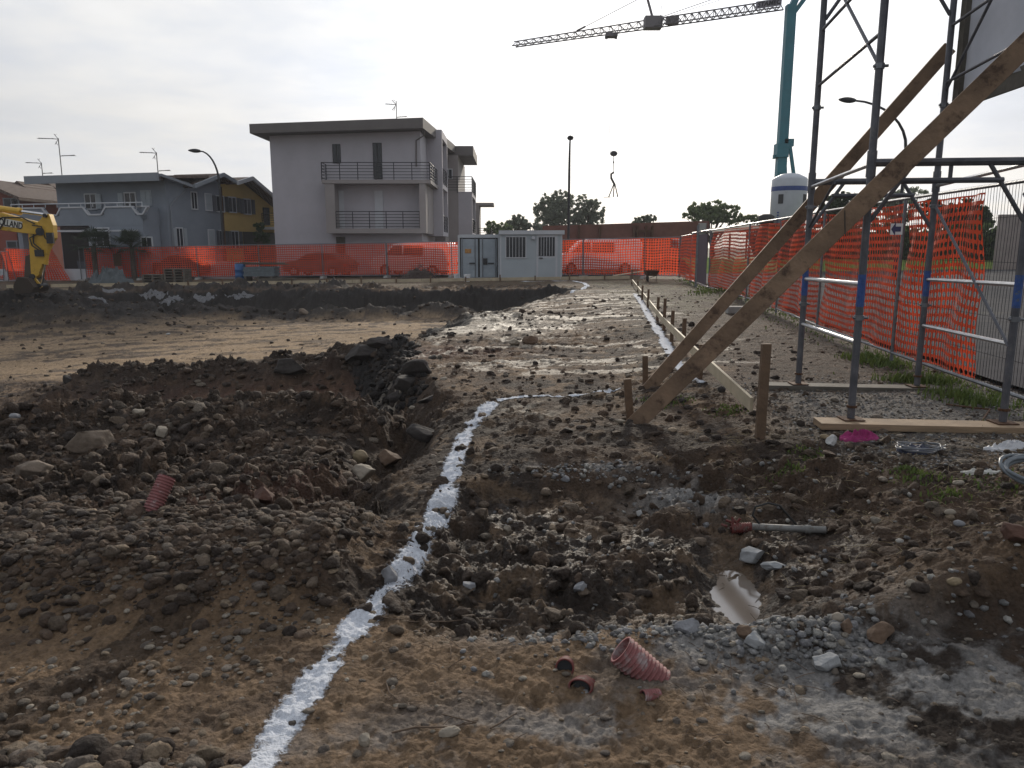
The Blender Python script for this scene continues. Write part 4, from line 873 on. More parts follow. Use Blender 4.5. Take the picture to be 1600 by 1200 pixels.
po = thing('gate_post', 'grey steel post standing in the gap of the far orange fence', 'post', (W(124, 430, 47).x, 47.2, -.4)); MB().tube([(0, 0, 0), (0, 0, 2.1)], .03, 8).build('pole', 'galv', po); MB().box((-.15, -.15, 0), (.15, .15, .12)).build('foot_block', 'concrete', po)
# notices
def board(name, label, loc, rz, w, h, m, cat='sign', marks=None):
    t = thing(name, label, cat, loc, rz); MB().box((-w / 2, -.006, -h / 2), (w / 2, .006, h / 2)).build('board', m, t)
    if marks: marks(t)
    return t
v = W(188, 406, 46.9); board('notice_board', 'small dark notice hanging on the far fence right of the gap', (v.x, far_y(v.x) - .06, v.z), -.28, .55, .72, 'rust')
def lines(t, w=.3, n=4, z=.1):
    m_ = MB()
    for k in range(n): m_.box((-w / 2, -.010, z - k * .06), (w / 2 * (1 if k % 2 else .8), -.0065, z - k * .06 + .022))
    m_.build('printed_lines', 'rail', t)
v = W(1055, 380, 37.4); board('notice_board', 'white paper notice on the far fence at the right corner', (v.x, 37.35, v.z), -.28, .42, .42, 'white', marks=lines)
v = W(1055, 380, 37.4); 
# --- right fence, post after post from the camera to the corner
GR = 'netted fence panels along the road on the right'
rl = ['near road fence panel at the right edge with bare wire and no netting', 'road fence panel carrying the white arrow notice, netting ending at its right third', 'road fence panel seen between the scaffold legs', 'road fence panel behind the lower end of the timber props', 'road fence panel below the silo', 'road fence panel with torn folded netting left of the silo', 'road fence panel next to the dark gate', 'furthest road fence panel reaching the corner']
P = FP
def zp(p, off): return float(znat(np.array([p[0]]), np.array([p[1]]))[0]) + off
segs_ = list(zip(P[:-1], P[1:]))
for i, (a, b_) in enumerate(segs_):
    if i == 6: continue
    t = panel(a, b_, 2.02, rl[i], GR, 'near' if i < 6 else 'far', net=i > 0, z0=zp(a, .02), z1=zp(b_, .02), seed=60 + i, nx=(0 if i != 1 else 1.25, None), blocks=False, netfold=.5 + .5 * (i > 2))
    if i == 1: pass
# gate: dark sheeted panel in the road fence
a, b_ = segs_[6]; L = math.hypot(b_[0] - a[0], b_[1] - a[1]); gt = thing('site_gate', 'dark sheeted gate panel in the road fence near the far corner', 'gate', (a[0], a[1], zp(a, 0)), math.atan2(b_[1] - a[1], b_[0] - a[0]))
frame_mb(L, 2.05, .03).build('frame', 'galv', gt); MB().box((.9, -.02, .2), (3.4, .0, 1.95)).build('sheeting', mat('dark_mesh_sheet', (.07, .05, .07), .8), gt)
MB().tube([(3.5, .02, 0), (3.5, .02, 2.3)], .05, 8).build('post', 'galv', gt); net_mesh(L, 1.98, .14, .13, 91, .035, .05, z0=.2, x0=3.6).build('netting', 'net', gt)
MB().box((1.6, -.035, .9), (2.2, -.022, 1.5)).build('notice', 'white', gt)
# small white arrow notice
q = Vector((4.72, 9.3, 0)).lerp(Vector((4.42, 6.2, 0)), .12)
v = W(1405, 358, 8.75)
def arrow(t):
    MB().add([(-.055, -.0085, 0), (-.01, -.0085, .075), (-.01, -.0085, .028), (.045, -.0085, .028), (.045, -.0085, -.028), (-.01, -.0085, -.028), (-.01, -.0085, -.075)], [(0, 1, 2, 3, 4, 5, 6)]).build('arrow_mark', mat('arrow_ink', (.06, .06, .14), .7), t)
board('arrow_sign', 'small white square notice with dark arrow mark on the road fence', (v.x - .03, 8.75, v.z), math.radians(-80) + .9, .125, .125, 'white', marks=arrow)

# ------------------------------------------------------------- container, hut, things along the far edge
def px_base(px, Y): x = W(px, 430, Y).x; return x, float(znat(np.array([x]), np.array([Y]))[0])
M['cont'] = mat('container_paint', (.30, .35, .40), .55, .1, .12, 2, .15, 10, dirt=((.16, .12, .09), 3, .66)); M['hut'] = mat('hut_panel', (.36, .41, .45), .55, .1, .06, 1, .1, 10); M['pale_steel'] = mat('pale_steel_trim', (.45, .48, .52), .5, .1, .06, 3)
xa, z_ = px_base(716, 39.4); xb = W(781, 430, 39.4).x; ct = thing('shipping_container', 'pale blue grey steel container with closed double doors left of the site hut', 'container', (xa, 39.4, z_ + .02)); w = xb - xa; h = 2.28
MB().box((.02, .08, .08), (w - .02, 2.9, h - .03)).build('body', 'cont', ct)
f = MB(); f.box((0, 0, 0), (.10, .075, h)); f.box((w - .10, 0, 0), (w, .075, h)); f.box((.101, 0, h - .14), (w - .101, .075, h)); f.box((.101, 0, 0), (w - .101, .075, .12)); f.box((.101, .0, h + .002), (w, 2.85, h + .03)); f.build('frame', 'pale_steel', ct)
for k, (a, b_) in enumerate(((.16, w / 2 - .05), (w / 2 + .05, w - .16))):
    d = MB(); d.box((a, .01, .14), (b_, .05, h - .2)); do = d.build('door', 'cont', ct)
    rb = MB(); [rb.box((a + .03, .0, zz), (b_ - .03, .008, zz + .035)) for zz in (.62, 1.16, 1.72)]; rb.build('rib', 'cont', do)
    rd = MB(); [rd.tube([(x, -.03, .10), (x, -.03, h - .12)], .02, 6) for x in ((a + .06, b_ - .14) if k == 0 else (a + .14, b_ - .06))]; rd.build('locking_bar', 'galv', do)
    kb_ = MB(); kb_.box((a + .42, -.05, .82), (a + .72, -.01, .88)); kb_.build('handle', 'rail', do)
MB().box((w / 2 + .22, -.04, .78), (w / 2 + .44, .0, 1.10)).build('lock_box', 'rail', ct)
MB().box((.36, -.006, 1.36), (.68, .006, 1.58)).build('rusty_label', mat('rusty_label', (.38, .20, .07), .9, 0, .4, 12), ct)
MB().box((.101, .055, .121), (w - .101, .078, h - .141)).build('door_gap', 'dark', ct)
xa, z_ = px_base(781, 38.4); xb = W(878, 430, 38.4).x; ht = thing('site_hut', 'grey site hut with barred window and barred door', 'site hut', (xa, 38.4, z_ + .02)); w = xb - xa; h = W(0, 367, 38.4).z - z_
MB().box((0, 0, .08), (w, 1.7, h)).build('wall', 'hut', ht)
MB().box((-.05, -.12, h + .002), (w + .10, 1.8, h + .20)).build('roof', 'pale_steel', ht); MB().box((-.02, -.03, 0), (w + .02, 1.72, .078)).build('skid', 'pale_steel', ht)
tr_ = MB(); [tr_.box((q, -.012, .09), (q + .08, -.001, h - .01)) for q in (0, w - .08)]; tr_.build('corner_trim', 'pale_steel', ht)
def bars_win(parent, x0_, x1_, z0_, z1_, nm, n=6):
    f = MB(); t_ = .05
    f.box((x0_ - t_, -.04, z0_ - t_), (x0_, -.001, z1_ + t_)); f.box((x1_, -.04, z0_ - t_), (x1_ + t_, -.001, z1_ + t_)); f.box((x0_, -.04, z0_ - t_), (x1_, -.001, z0_)); f.box((x0_, -.04, z1_), (x1_, -.001, z1_ + t_)); fo = f.build(nm, 'trim', parent)
    MB().box((x0_ + .002, -.012, z0_ + .002), (x1_ - .002, -.002, z1_ - .002)).build('pane', 'glass', fo)
    b2 = MB(); [b2.box((x0_ + (x1_ - x0_) * k / n - .012, -.045, z0_ + .002), (x0_ + (x1_ - x0_) * k / n + .012, -.025, z1_ - .002)) for k in range(1, n)]; b2.build('bars', 'trim', fo); return fo
def hz_(py): return W(0, py, 38.4).z - z_ - .02
def hx_(px): return W(px, 400, 38.4).x - xa
bars_win(ht, hx_(791), hx_(821), hz_(402), hz_(370.5), 'window')
dr = MB(); dr.box((hx_(838), -.03, .12), (hx_(871), -.001, hz_(367))); do = dr.build('door', 'trim', ht); MB().box((hx_(841), -.036, .16), (hx_(868), -.0305, hz_(403))).build('door_panel', 'hut', do)
f = MB(); x0_, x1_, z0_, z1_ = hx_(841), hx_(867), hz_(400), hz_(370.5)
f.box((x0_, -.045, z0_), (x1_, -.031, z1_)); wo_ = f.build('window', 'glass', do); b2 = MB(); [b2.box((x0_ + (x1_ - x0_) * k / 6 - .012, -.065, z0_), (x0_ + (x1_ - x0_) * k / 6 + .012, -.047, z1_)) for k in range(0, 7)]; b2.build('bars', 'trim', wo_)
MB().box((hx_(843), -.09, hz_(404)), (hx_(848), -.032, hz_(402.5))).build('handle', 'rail', do); MB().lathe([(.02, -.09), (.10, -.06), (.10, .06), (.02, .09)], (hx_(833), -.1, hz_(372)), 10).build('lamp', 'pale_steel', ht)
# long edge board on stakes
lb = thing('edge_board', 'long pale board on low stakes along the far edge of the pit', 'board', (0, 37.0, 0)); pts = [(W(px, 440, 39).x, W(px, 440, 39).z) for px in range(62, 990, 103)]
bd = MB(); st = MB()
for k in range(9):
    a, b_ = -24.6 + k * 3.37, -24.6 + (k + 1) * 3.37 - .02; za, zb = float(znat(np.array([a]), np.array([38.]))[0]), float(znat(np.array([b_]), np.array([38.]))[0])
    bd.hexa([(a, 0, za + .05), (b_, 0, zb + .05), (b_, .03, zb + .05), (a, .03, za + .05), (a, 0, za + .20), (b_, 0, zb + .20), (b_, .03, zb + .20), (a, .03, za + .20)])
    for q0, q1 in ((.4, .34), (2.1, .30)): MB().box((a + q0, -.07, za - .2), (a + q0 + .06, -.002, za + q1)).build('stake', 'stake', lb)
bd.build('board', 'wood_pale', lb)
# stack of timber and panels, drum, pallets, tarp heap
x, z_ = px_base(412, 41.5); ts = thing('timber_stack', 'stack of grey formwork boards and timber beside the blue drum', 'timber stack', (x, 41.5, z_))
s = MB(); [s.box((-.95 + .03 * (k % 3), -.5, .30 + k * .085), (.72 + .05 * (k % 2), .5, .30 + k * .085 + .07)) for k in range(6)]; s.build('boards', mat('grey_formwork', (.13, .16, .18), .8, 0, .25, 6), ts)
s = MB(); rg = random.Random(5); [s.beam((-1.25 + rg.uniform(0, .3), -.45 + k * .16, .92 + rg.uniform(0, .12)), (1.15 + rg.uniform(-.3, .3), -.45 + k * .16, .92 + rg.uniform(0, .08)), .12, .06) for k in range(6)]; s.build('planks', 'wood_grey', ts)
s = MB(); [s.beam((-.3 + rg.uniform(-.2, .2), -.7 + k * .16, .05 + rg.uniform(0, .16)), (1.75 + rg.uniform(-.3, .2), -.6 + k * .15, .06 + rg.uniform(0, .12)), .10, .08) for k in range(8)]; s.build('beams', 'wood_grey', ts)
[MB().box((q, -.5, 0), (q + .12, .5, .299)).build('bearer', 'wood_grey', ts) for q in (-.9, -.2, .5)]
x, z_ = px_base(376, 41.6); dm = thing('blue_drum', 'blue plastic drum left of the timber stack', 'drum', (x, 41.6, z_)); MB().lathe([(.24, 0), (.29, .03), (.29, .3), (.31, .33), (.29, .36), (.29, .62), (.31, .65), (.29, .68), (.28, .95), (.22, .98)], n=20).build('barrel', mat('blue_plastic', (.03, .10, .26), .5), dm, smooth=True); MB().lathe([(.24, 0), (.24, .03)], (0, 0, .98), 16).build('lid', 'rail', dm)
def pallet(x, y, z, n, label, seed):
    rg = random.Random(seed); t = thing('pallet', label, 'pallet', (x, y, z), rg.uniform(-.1, .1), 'pallets along the far fence'); 
    for k in range(n):
        m_ = MB(); z0_ = k * .15; [m_.box((-.6, -.4 + .145 * q, z0_ + .115), (.6, -.4 + .145 * q + .1, z0_ + .14)) for q in range(6)]; [m_.box((-.6 + .54 * q, -.4, z0_ + .022), (-.6 + .54 * q + .1, .42, z0_ + .113)) for q in range(3)]; [m_.box((-.6, -.4 + .35 * q, z0_), (.6, -.4 + .35 * q + .1, z0_ + .02)) for q in range(3)]
        m_.build('deck', 'wood_grey', t)
x, z_ = px_base(244, 42.4); pallet(x, 42.4, z_, 3, 'low stack of dark pallets in front of the dark car', 3); x, z_ = px_base(278, 42.2); pallet(x, 42.2, z_, 5, 'taller stack of dark pallets in front of the dark car', 4)
# grey tarpaulin heap and other soft heaps: displaced domes
def heap(name, label, cat, loc, rx, ry, h, m, seed, amp=.35, sc=3.0, sharp=False, n=26, rz=0.0):
    V = []; Fc = []; rg = np.random.default_rng(seed)
    r_ = np.linspace(0, 1, n); a_ = np.linspace(0, 2 * np.pi, n * 2, endpoint=False); Rm, Am = np.meshgrid(r_, a_, indexing='ij')
    rad = Rm * (1 + .22 * (fbm(np.cos(Am) * 2 + seed, np.sin(Am) * 2, 1.0, 3, seed) - .5) * 2)
    x = rad * np.cos(Am) * rx; y = rad * np.sin(Am) * ry; f = fbm(x + seed, y, sc, 4, seed + 3)
    if sharp: f = np.clip(1 - np.abs(f * 2 - 1), 0, 1) ** 5
    z = h * np.clip(1 - Rm ** 2.4, 0, 1) * (1 - amp + 2 * amp * f) - .04 * (Rm > .97)
    P_ = np.stack([x, y, z], -1).reshape(-1, 3); k = np.arange(n - 1)[:, None] * len(a_); j = np.arange(len(a_))[None, :]
    o = np_mesh(name, P_, np.stack([k + j, k + (j + 1) % len(a_), k + len(a_) + (j + 1) % len(a_), k + len(a_) + j], -1).reshape(-1, 4), m, not sharp); o.location = loc; o.rotation_euler = (0, 0, rz)
    return tag(o, label, cat)
M['tarp'] = mat('grey_tarpaulin', (.075, .09, .10), .75, 0, .3, 3, .3, 10)
x, z_ = px_base(163, 41.5); heap('tarpaulin_heap', 'crumpled grey tarpaulin heap in front of the far fence, right of the gap', 'tarpaulin', (x + .3, 41.5, z_), 1.35, .6, .62, 'tarp', 4, .75, 1.9, True)
x, z_ = px_base(655, 40.5); bsh = thing('brushwood_heap', 'heap of dry brushwood in front of the far fence left of the container', 'brushwood', (x, 40.5, z_)); tw = MB(); rg = random.Random(9)
for k in range(420):
    a = rg.uniform(0, 6.28); r_ = rg.random() ** .6; px_ = Vector((math.cos(a) * r_ * 1.15, math.sin(a) * r_ * .6, 0)); hgt = .85 * (1 - r_ ** 1.5); p = px_ + Vector((0, 0, rg.uniform(0, hgt))); d = Vector((rg.uniform(-1, 1), rg.uniform(-1, 1), rg.uniform(-.3, .8))).normalized() * rg.uniform(.15, .38); tw.tube([p, p + d * .5 + Vector((0, 0, .02)), p + d], .009, 3, cap=False)
tw.build('twigs', mat('dry_twigs', (.10, .075, .07), .9), bsh); heap('x', '', '', (0, 0, 0), 1.0, .5, .5, 'soil', 3)
o = bpy.data.objects['x']; o.name = 'leaf_litter'; o.parent = bsh; [o.pop(k, None) for k in ('label', 'category')]; o.data.materials[0] = mat('leaf_litter', (.06, .045, .04), .95, 0, .3, 8)
for (px, Y, hgt, lb_, m_) in ((714, 40.0, .28, 'white plastic bucket at the left foot of the container', 'white'), (730, 37.6, .34, 'white plastic bucket with blue print on the pit edge below the container', 'white')):
    x, z_ = px_base(px, Y); t = thing('bucket', lb_, 'bucket', (x, Y, z_), 0, 'buckets by the container'); MB().lathe([(.13, 0), (.16, hgt), (.17, hgt), (.17, hgt + .02), (.15, hgt + .02)], n=16).build('pail', m_, t, smooth=False)
    if px == 730: MB().box((-.09, -.163, .10), (.08, -.152, .2)).build('printed_band', 'blue_paint', t)
    MB().tube([(-.16, 0, hgt), (-.1, -.12, hgt * .8), (.1, -.12, hgt * .8), (.16, 0, hgt)], .006, 5).build('handle', 'rail', t)
# wheelbarrow and plank
x, z_ = px_base(1017, 34.6); wb = thing('wheelbarrow', 'old wheelbarrow standing by the far right corner of the site', 'wheelbarrow', (x, 34.6, z_), 0.1); wb.scale = (.72, .72, .72)
MB().add([(-.28, -.3, .38), (.28, -.3, .38), (.25, .3, .38), (-.25, .3, .38), (-.42, -.48, .72), (.42, -.48, .72), (.36, .5, .72), (-.36, .5, .72)], [(0, 3, 2, 1), (0, 1, 5, 4), (1, 2, 6, 5), (2, 3, 7, 6), (3, 0, 4, 7)]).build('tray', 'rust', wb)
s = MB(); [s.tube([(q, -.9, .55), (q, -.3, .40), (q * .5, .75, .2)], .018, 6) for q in (-.25, .25)]; [s.tube([(q, -.35, .38), (q, -.4, 0)], .018, 6) for q in (-.25, .25)]; s.build('frame', 'rail', wb)
o = MB().lathe([(.12, -.04), (.19, -.04), (.19, .04), (.12, .04)], n=16).build('wheel', 'black', wb); o.rotation_euler = (0, math.pi / 2, 0); o.location = (0, .75, .19)
pl = MB(); a = W(958, 431, 35.5); b_ = W(1009, 425, 35.2); pl.beam((a.x, 35.5, a.z), (b_.x, 35.2, b_.z + .05), .3, .04); tag(pl.build('board', 'wood_pale'), 'pale board leaning on the wheelbarrow', 'board')
# ------------------------------------------------------------- scaffold tower
def gh_(x, y): return float(ground(np.array([float(x)]), np.array([float(y)]))[0][0])
NL, NR, BL, BR = (2.84, 6.18), (4.03, 6.05), (3.06, 7.95), (4.25, 7.80)
zf = gh_(3.4, 6.1) + .06; zb = gh_(3.6, 7.9) + .05
def plank(name, label, a, b, w, h, zoff, m='wood', cat='plank', par=None):
    za = gh_(*a) + zoff; zb_ = gh_(*b) + zoff; c = Vector((a[0], a[1], za)); e = Vector((b[0], b[1], zb_)); t = thing(name, label, cat, tuple(c))
    MB().beam((0, 0, 0), e - c, w, h).build('board', m, t, bevel=.004); return t
fp = thing('plank', 'thick pale plank lying under the two near scaffold feet', 'plank', (2.55, 6.15, zf - .03)); MB().beam((0, 0, 0), (3.2, -.33, 0), .24, .055).build('board', 'wood', fp, bevel=.004)
bpk = thing('plank', 'weathered plank lying under the two rear scaffold feet', 'plank', (2.72, 7.99, zb - .03)); MB().beam((0, 0, 0), (1.78, -.22, 0), .22, .05).build('board', 'wood_grey', bpk, bevel=.004)
sf = thing('scaffold_tower', 'steel scaffold tower with H frames and diagonal braces on the right', 'scaffold', (3.5, 7.0, zf))
TP = .030
def post(p, z0, nm='post', top=5.2):
    m = MB(); m.tube([(p[0], p[1], z0 + .01), (p[0], p[1], top)], TP, 10)
    for z in (2.30, 4.3): m.tube([(p[0], p[1], z - .10), (p[0], p[1], z + .10)], TP + .007, 10)
    o = m.build(nm, 'paint_tube', sf, True); s = MB(); s.tube([(p[0], p[1], z0 + .002), (p[0], p[1], z0 + .30)], .019, 8); s.box((p[0] - .085, p[1] - .085, z0), (p[0] + .085, p[1] + .085, z0 + .009)); s.lathe([(.045, z0 + .1), (.045, z0 + .12)], (p[0], p[1], 0), 8); b = s.build('base_plate', 'rust', o, True)
    q = MB(); q.tube([(p[0], p[1], z0 + .94), (p[0], p[1], z0 + 1.20)], TP + .0015, 10); q.build('blue_band', 'blue_paint', o, True)
    for z in (z0 + .85, 2.06, 3.03):
        c = MB(); c.tube([(p[0] - .05, p[1], z), (p[0] + .06, p[1] - .02, z)], .012, 6); c.tube([(p[0], p[1], z - .02), (p[0], p[1], z + .02)], TP + .01, 8); c.build('clamp', 'galv', o, True)
for p, z0 in ((NL, zf), (NR, zf), (BL, zb), (BR, zb)): post(p, z0)
def rail(name, pairs, r=.017, m='paint_tube', n=8):
    for a, b_ in pairs: MB().tube([a, b_], r, n).build(name, m, sf, True)
def at(p, z): return (p[0], p[1], z)
for (l_, r_) in ((NL, NR), (BL, BR)):
    def mixp(t, z): return (l_[0] + (r_[0] - l_[0]) * t, l_[1] + (r_[1] - l_[1]) * t, z)
    for base in (2.31, 4.31):
        m = MB()
        m.tube([mixp(0, base), mixp(1, base)], .031, 8); m.tube([mixp(.17, base - .14), mixp(.83, base - .14)], .022, 8)
        m.tube([mixp(.27, base), mixp(.02, base - .45)], .018, 8); m.tube([mixp(.73, base), mixp(.98, base - .45)], .018, 8)
        m.beam(mixp(.5, base - .02), mixp(.5, base - .14), .03, .01)
        m.build('frame_header', 'paint_tube', sf, True)
for (a, b_, mt) in ((BL, NL, 'galv_light'), (BR, NR, 'galv_light')):
    rail('side_rail', [(at(a, 1.33), at(b_, 1.36)), (at(a, .86), at(b_, .88)), (at(a, 2.26), at(b_, 2.30))], .019, mt)
    rail('side_rail', [(at(a, 3.24), at(b_, 3.28)), (at(a, 3.76), at(b_, 3.80))], .015, 'paint_tube')
rail('diagonal_brace', [(at(NL, 3.03), at(BL, 4.36)), (at(BR, 2.08), (NR[0] - .02, NR[1], .86)), (at(BR, 3.15), at(NR, 4.55)), ((BL[0], BL[1], 1.85), (2.98, 7.2, 2.24)), (at(NL, 4.75), at(BL, 3.35 + .98))], .014)
# white print on the frame plate
# banner of the hoarding, seen from behind, fixed to the road side of the tower
bn = thing('hoarding_banner', 'grey back of a hoarding sheet tied to the top right of the scaffold', 'banner', (4.30, 7.7, 3.1))
V = []; n = 40; m_ = 26
for i in range(n):
    for j in range(m_):
        u, w = i / (n - 1), j / (m_ - 1); y = 7.72 - u * 4.6; x = 4.36 - u * .33 + .022 * math.sin(w * 7 + u * 6) * math.sin(u * 9) + .012 * math.sin(u * 31 + w * 9); z = 3.13 + w * 2.4 + .01 * math.sin(u * 17); V.append((x - 4.30, y - 7.7, z - 3.1))
k = np.arange(n - 1)[:, None] * m_; j = np.arange(m_ - 1)[None, :]
np_mesh('sheet', np.array(V), np.stack([k + j, k + j + 1, k + m_ + j + 1, k + m_ + j], -1).reshape(-1, 4), 'sheet', True, parent=bn)
fr = MB(); fr.beam((.10, .05, -.02), (-.24, -4.6, -.02), .03, .17); fr.build('bottom_board', 'wood_grey', bn); fr = MB(); fr.beam((.03, .02, -.25), (.03, .02, 2.5), .05, .09, up=(0, 1, 0)); fr.build('edge_batten', 'wood_grey', bn)
# clamp bundle at the prop head
# timber props
def prop(label, a, b_, w, h, m='wood_prop'):
    t = thing('timber_prop', label, 'timber prop', a, 0, 'timber props bracing the scaffold'); a, b_ = Vector(a), Vector(b_); d = (b_ - a)
    mb = MB(); n = 12
    x = d.cross(Vector((0, 0, 1))).normalized(); 
    mb.beam((0, 0, 0), d, w, h); mb.build('board', m, t, bevel=.004); return t, d
def onray(px, py, Y): v = W(px, py, Y); return (v.x, v.y, v.z)
t1, d1 = prop('near timber prop, the longer board crossing in front of the near scaffold leg', onray(978, 676, 6.72), onray(1640, 34, 5.72), .045, .155)
MB().beam(d1 * .575 - Vector((.0, .06, .09)), d1 * .575 + Vector((.0, -.02, .10)), .006, .006).build('wire_tie', 'black', t1)
t2, d2 = prop('far timber prop behind the near scaffold leg, reaching the rear right leg', onray(1003, 618, 8.45), onray(1484, 74, 7.98), .045, .135)
# batter boards: stakes and rails
BSP = [((1187, 686), (1190, 537), .075), ((1093, 592), (1095, 538), .06), ((1067, 548), (1068, 497), .06), ((1049, 535), (1049, 485), .055), ((1037, 517), (1038, 466), .055), ((1027, 501), (1027, 464), .055), ((1012, 482), (1012, 452), .055), ((1003, 470), (1003, 446), .055), ((996, 456), (996, 438), .055), ((987, 444), (987, 421), .055)]
nm_ = ['nearest thick stake carrying the end of the rail board', 'stake behind the timber props holding the rail board', 'third stake along the rail, just beyond the props', 'fourth stake along the rail board', 'tall fifth stake beside the far chalk line', 'sixth stake along the rail board', 'seventh stake along the rail board, small', 'eighth stake along the rail board, small', 'ninth stake near the far end of the rail board', 'last stake at the far corner of the rail board']
SP = []
for (b_, t_, w), lb_ in zip(BSP, nm_):
    z0 = .10
    for _ in range(6):
        x, y = G(b_[0], b_[1], z0); z0 = gh_(x, y)
    top = W(t_[0], t_[1], y); SP.append((x, y, z0, top.z)); t = thing('stake', lb_, 'stake', (x, y, z0), 0, 'stakes of the batter board'); h = top.z - z0
    m = MB(); a = w / 2; m.add([(-a * .4, -a * .4, -.25), (a * .4, -a * .4, -.25), (a * .4, a * .4, -.25), (-a * .4, a * .4, -.25), (-a, -a * .7, -.05), (a, -a * .7, -.05), (a, a * .7, -.05), (-a, a * .7, -.05), (-a + .01, -a * .7, h), (a + .006, -a * .7, h), (a + .006, a * .7, h + .004), (-a + .01, a * .7, h - .004)], [(0, 3, 2, 1), (0, 1, 5, 4), (1, 2, 6, 5), (2, 3, 7, 6), (3, 0, 4, 7), (4, 5, 9, 8), (5, 6, 10, 9), (6, 7, 11, 10), (7, 4, 8, 11), (8, 9, 10, 11)])
    m.build('post', 'stake', t, bevel=.003)
RZ = [(1183, 632), (1090, 548), (1040, 500), (989, 438)]
rpts = []
for (px, py), k in zip(RZ, (0, 1, 4, 9)): rpts.append(Vector(onray(px, py, SP[k][1] + .05)))
for i, lb_ in enumerate(('nearest pale rail board between the thick stake and the timber props', 'middle pale rail board running back along the stakes', 'furthest pale rail board reaching the far corner')):
    a, b_ = rpts[i], rpts[i + 1]; t = thing('rail_board', lb_, 'board', tuple(a), 0, 'rail boards of the batter board'); off = Vector((-.045, 0, 0)); MB().beam(off, b_ - a + off - (b_ - a).normalized() * .01, .028, .115).build('board', 'wood_pale', t, bevel=.003)
def stake2(label, bpx, tpx, w, lean=0, z0=.0):
    for _ in range(6): x, y = G(bpx[0], bpx[1], z0); z0 = gh_(x, y)
    top = W(tpx[0], tpx[1], y); t = thing('stake', label, 'stake', (x, y, z0), 0, 'short stakes at the feet of the timber props'); MB().beam((0, 0, -.15), (top.x - x, 0, top.z - z0), w, .035, up=(0, 1, 0)).build('post', 'stake', t, bevel=.003)
stake2('short leaning stake at the foot of the near timber prop', (987, 658), (980, 592), .07); stake2('short dark stake at the foot of the far timber prop', (1009, 606), (1008, 556), .06)

# ------------------------------------------------------------- chalk lines: powder lying on the soil
def chalk(name, label, pts, width, seed, thick=.011, res=.006, rlat=.0045):
    P = [np.array(p) for p in pts]; dense = []
    for a, b_ in zip(P[:-1], P[1:]):
        L = np.hypot(*(b_ - a)); n = max(2, int(L / .05)); dense += [a + (b_ - a) * t for t in np.linspace(0, 1, n, endpoint=False)]
    dense.append(P[-1]); D = np.array(dense)
    for _ in range(6): D[1:-1] = (D[:-2] + 2 * D[1:-1] + D[2:]) / 4
    s = np.concatenate([[0], np.cumsum(np.hypot(*np.diff(D, axis=0).T))]); tot = s[-1]
    u = [0.0]
    while u[-1] < tot: 
        yy = np.interp(u[-1], s, D[:, 1]); u.append(u[-1] + res * max(1, yy / 3))
    u = np.array(u); cx_ = np.interp(u, s, D[:, 0]); cy_ = np.interp(u, s, D[:, 1]); tx = np.gradient(cx_); ty = np.gradient(cy_); L = np.hypot(tx, ty); nx_, ny_ = -ty / L, tx / L
    ymean = cy_.mean(); nl = int(min(110, max(12, width * 2.4 / (rlat * max(1, ymean / 4))))); lat = np.linspace(-1.25, 1.25, nl)
    X = cx_[:, None] + nx_[:, None] * lat * width; Y = cy_[:, None] + ny_[:, None] * lat * width; U = np.repeat(u[:, None], nl, 1); Lt = np.repeat(lat[None], len(u), 0)
    xf, yf = X.ravel(), Y.ravel(); g, _ = ground(xf, yf)
    prof = 1 - np.abs(Lt.ravel()) ** 1.5 * 1.15 + .9 * (fbm(xf, yf, 4, 3, seed) - .5) + .9 * (fbm(xf, yf, 22, 4, seed + 5) - .5) - .55 * sm(.56, .68, fbm(xf, yf, 2.2, 3, seed + 9))
    endf = np.clip(np.minimum(U.ravel(), tot - U.ravel()) / .08, 0, 1); prof = prof - (1 - endf) * .9
    yfac = np.clip(yf / 5, 1, 3.5); z = g + .0045 * yfac + .003 * np.clip(prof, 0, 1)
    ii = (np.arange(len(u) - 1)[:, None] * nl + np.arange(nl - 1)[None, :]).ravel(); o = np_mesh(name, np.stack([xf, yf, z], 1), np.stack([ii, ii + 1, ii + nl + 1, ii + nl], 1), 'chalk', True, np.stack([prof] * 4, 1)); return tag(o, label, 'chalk line')
def gg(px, py, z0=0.0):   # where the line of sight first meets the ground
    r = ray(px, py); tt = np.geomspace(1.6, 70, 700); X = r[0] * tt; Y = r[1] * tt; Z = CH + r[2] * tt; g, _ = ground(X, Y); k = np.where(Z <= g)[0]; k = k[0] if len(k) else 699
    return (float(X[k]), float(Y[k]))
A = [gg(*p) for p in [(385, 1250), (430, 1160), (470, 1095), (505, 1050), (540, 1005)]]
B = [gg(*p) for p in [(568, 965), (600, 925), (640, 880), (668, 835), (690, 790), (708, 735), (722, 690), (745, 655), (772, 630)]]
B = [p for i, p in enumerate(B) if i == 0 or p[1] > B[i - 1][1]]
chalk('chalk_line', 'wide white chalk line crossing the compacted earth and rubble edge in the foreground', A + B, .082, 1, res=.006)
chalk('chalk_line', 'thin white chalk line crossing from the corner towards the timber props', [gg(778, 629), gg(800, 622), gg(830, 620), gg(900, 619), gg(972, 608)], .055, 2)
c_ = [gg(*p) for p in [(1100, 602), (1075, 590), (1055, 565), (1035, 530), (1020, 505), (1008, 485), (1000, 470), (992, 460)]]
chalk('chalk_line', 'white chalk line running back beside the stakes and rail boards', c_, .085, 3, res=.014)
chalk('chalk_line', 'short far chalk line coming down the end wall of the pit', [(2.05, 27.3), (2.35, 28.4), (2.75, 29.6), (3.05, 30.8), (3.25, 34.0), (2.9, 36.4)], .10, 4, res=.02)
chalk('chalk_line', 'far chalk stroke running left in front of the site hut', [(2.8, 36.5), (1.6, 36.4), (.4, 36.3)], .06, 5, res=.03)

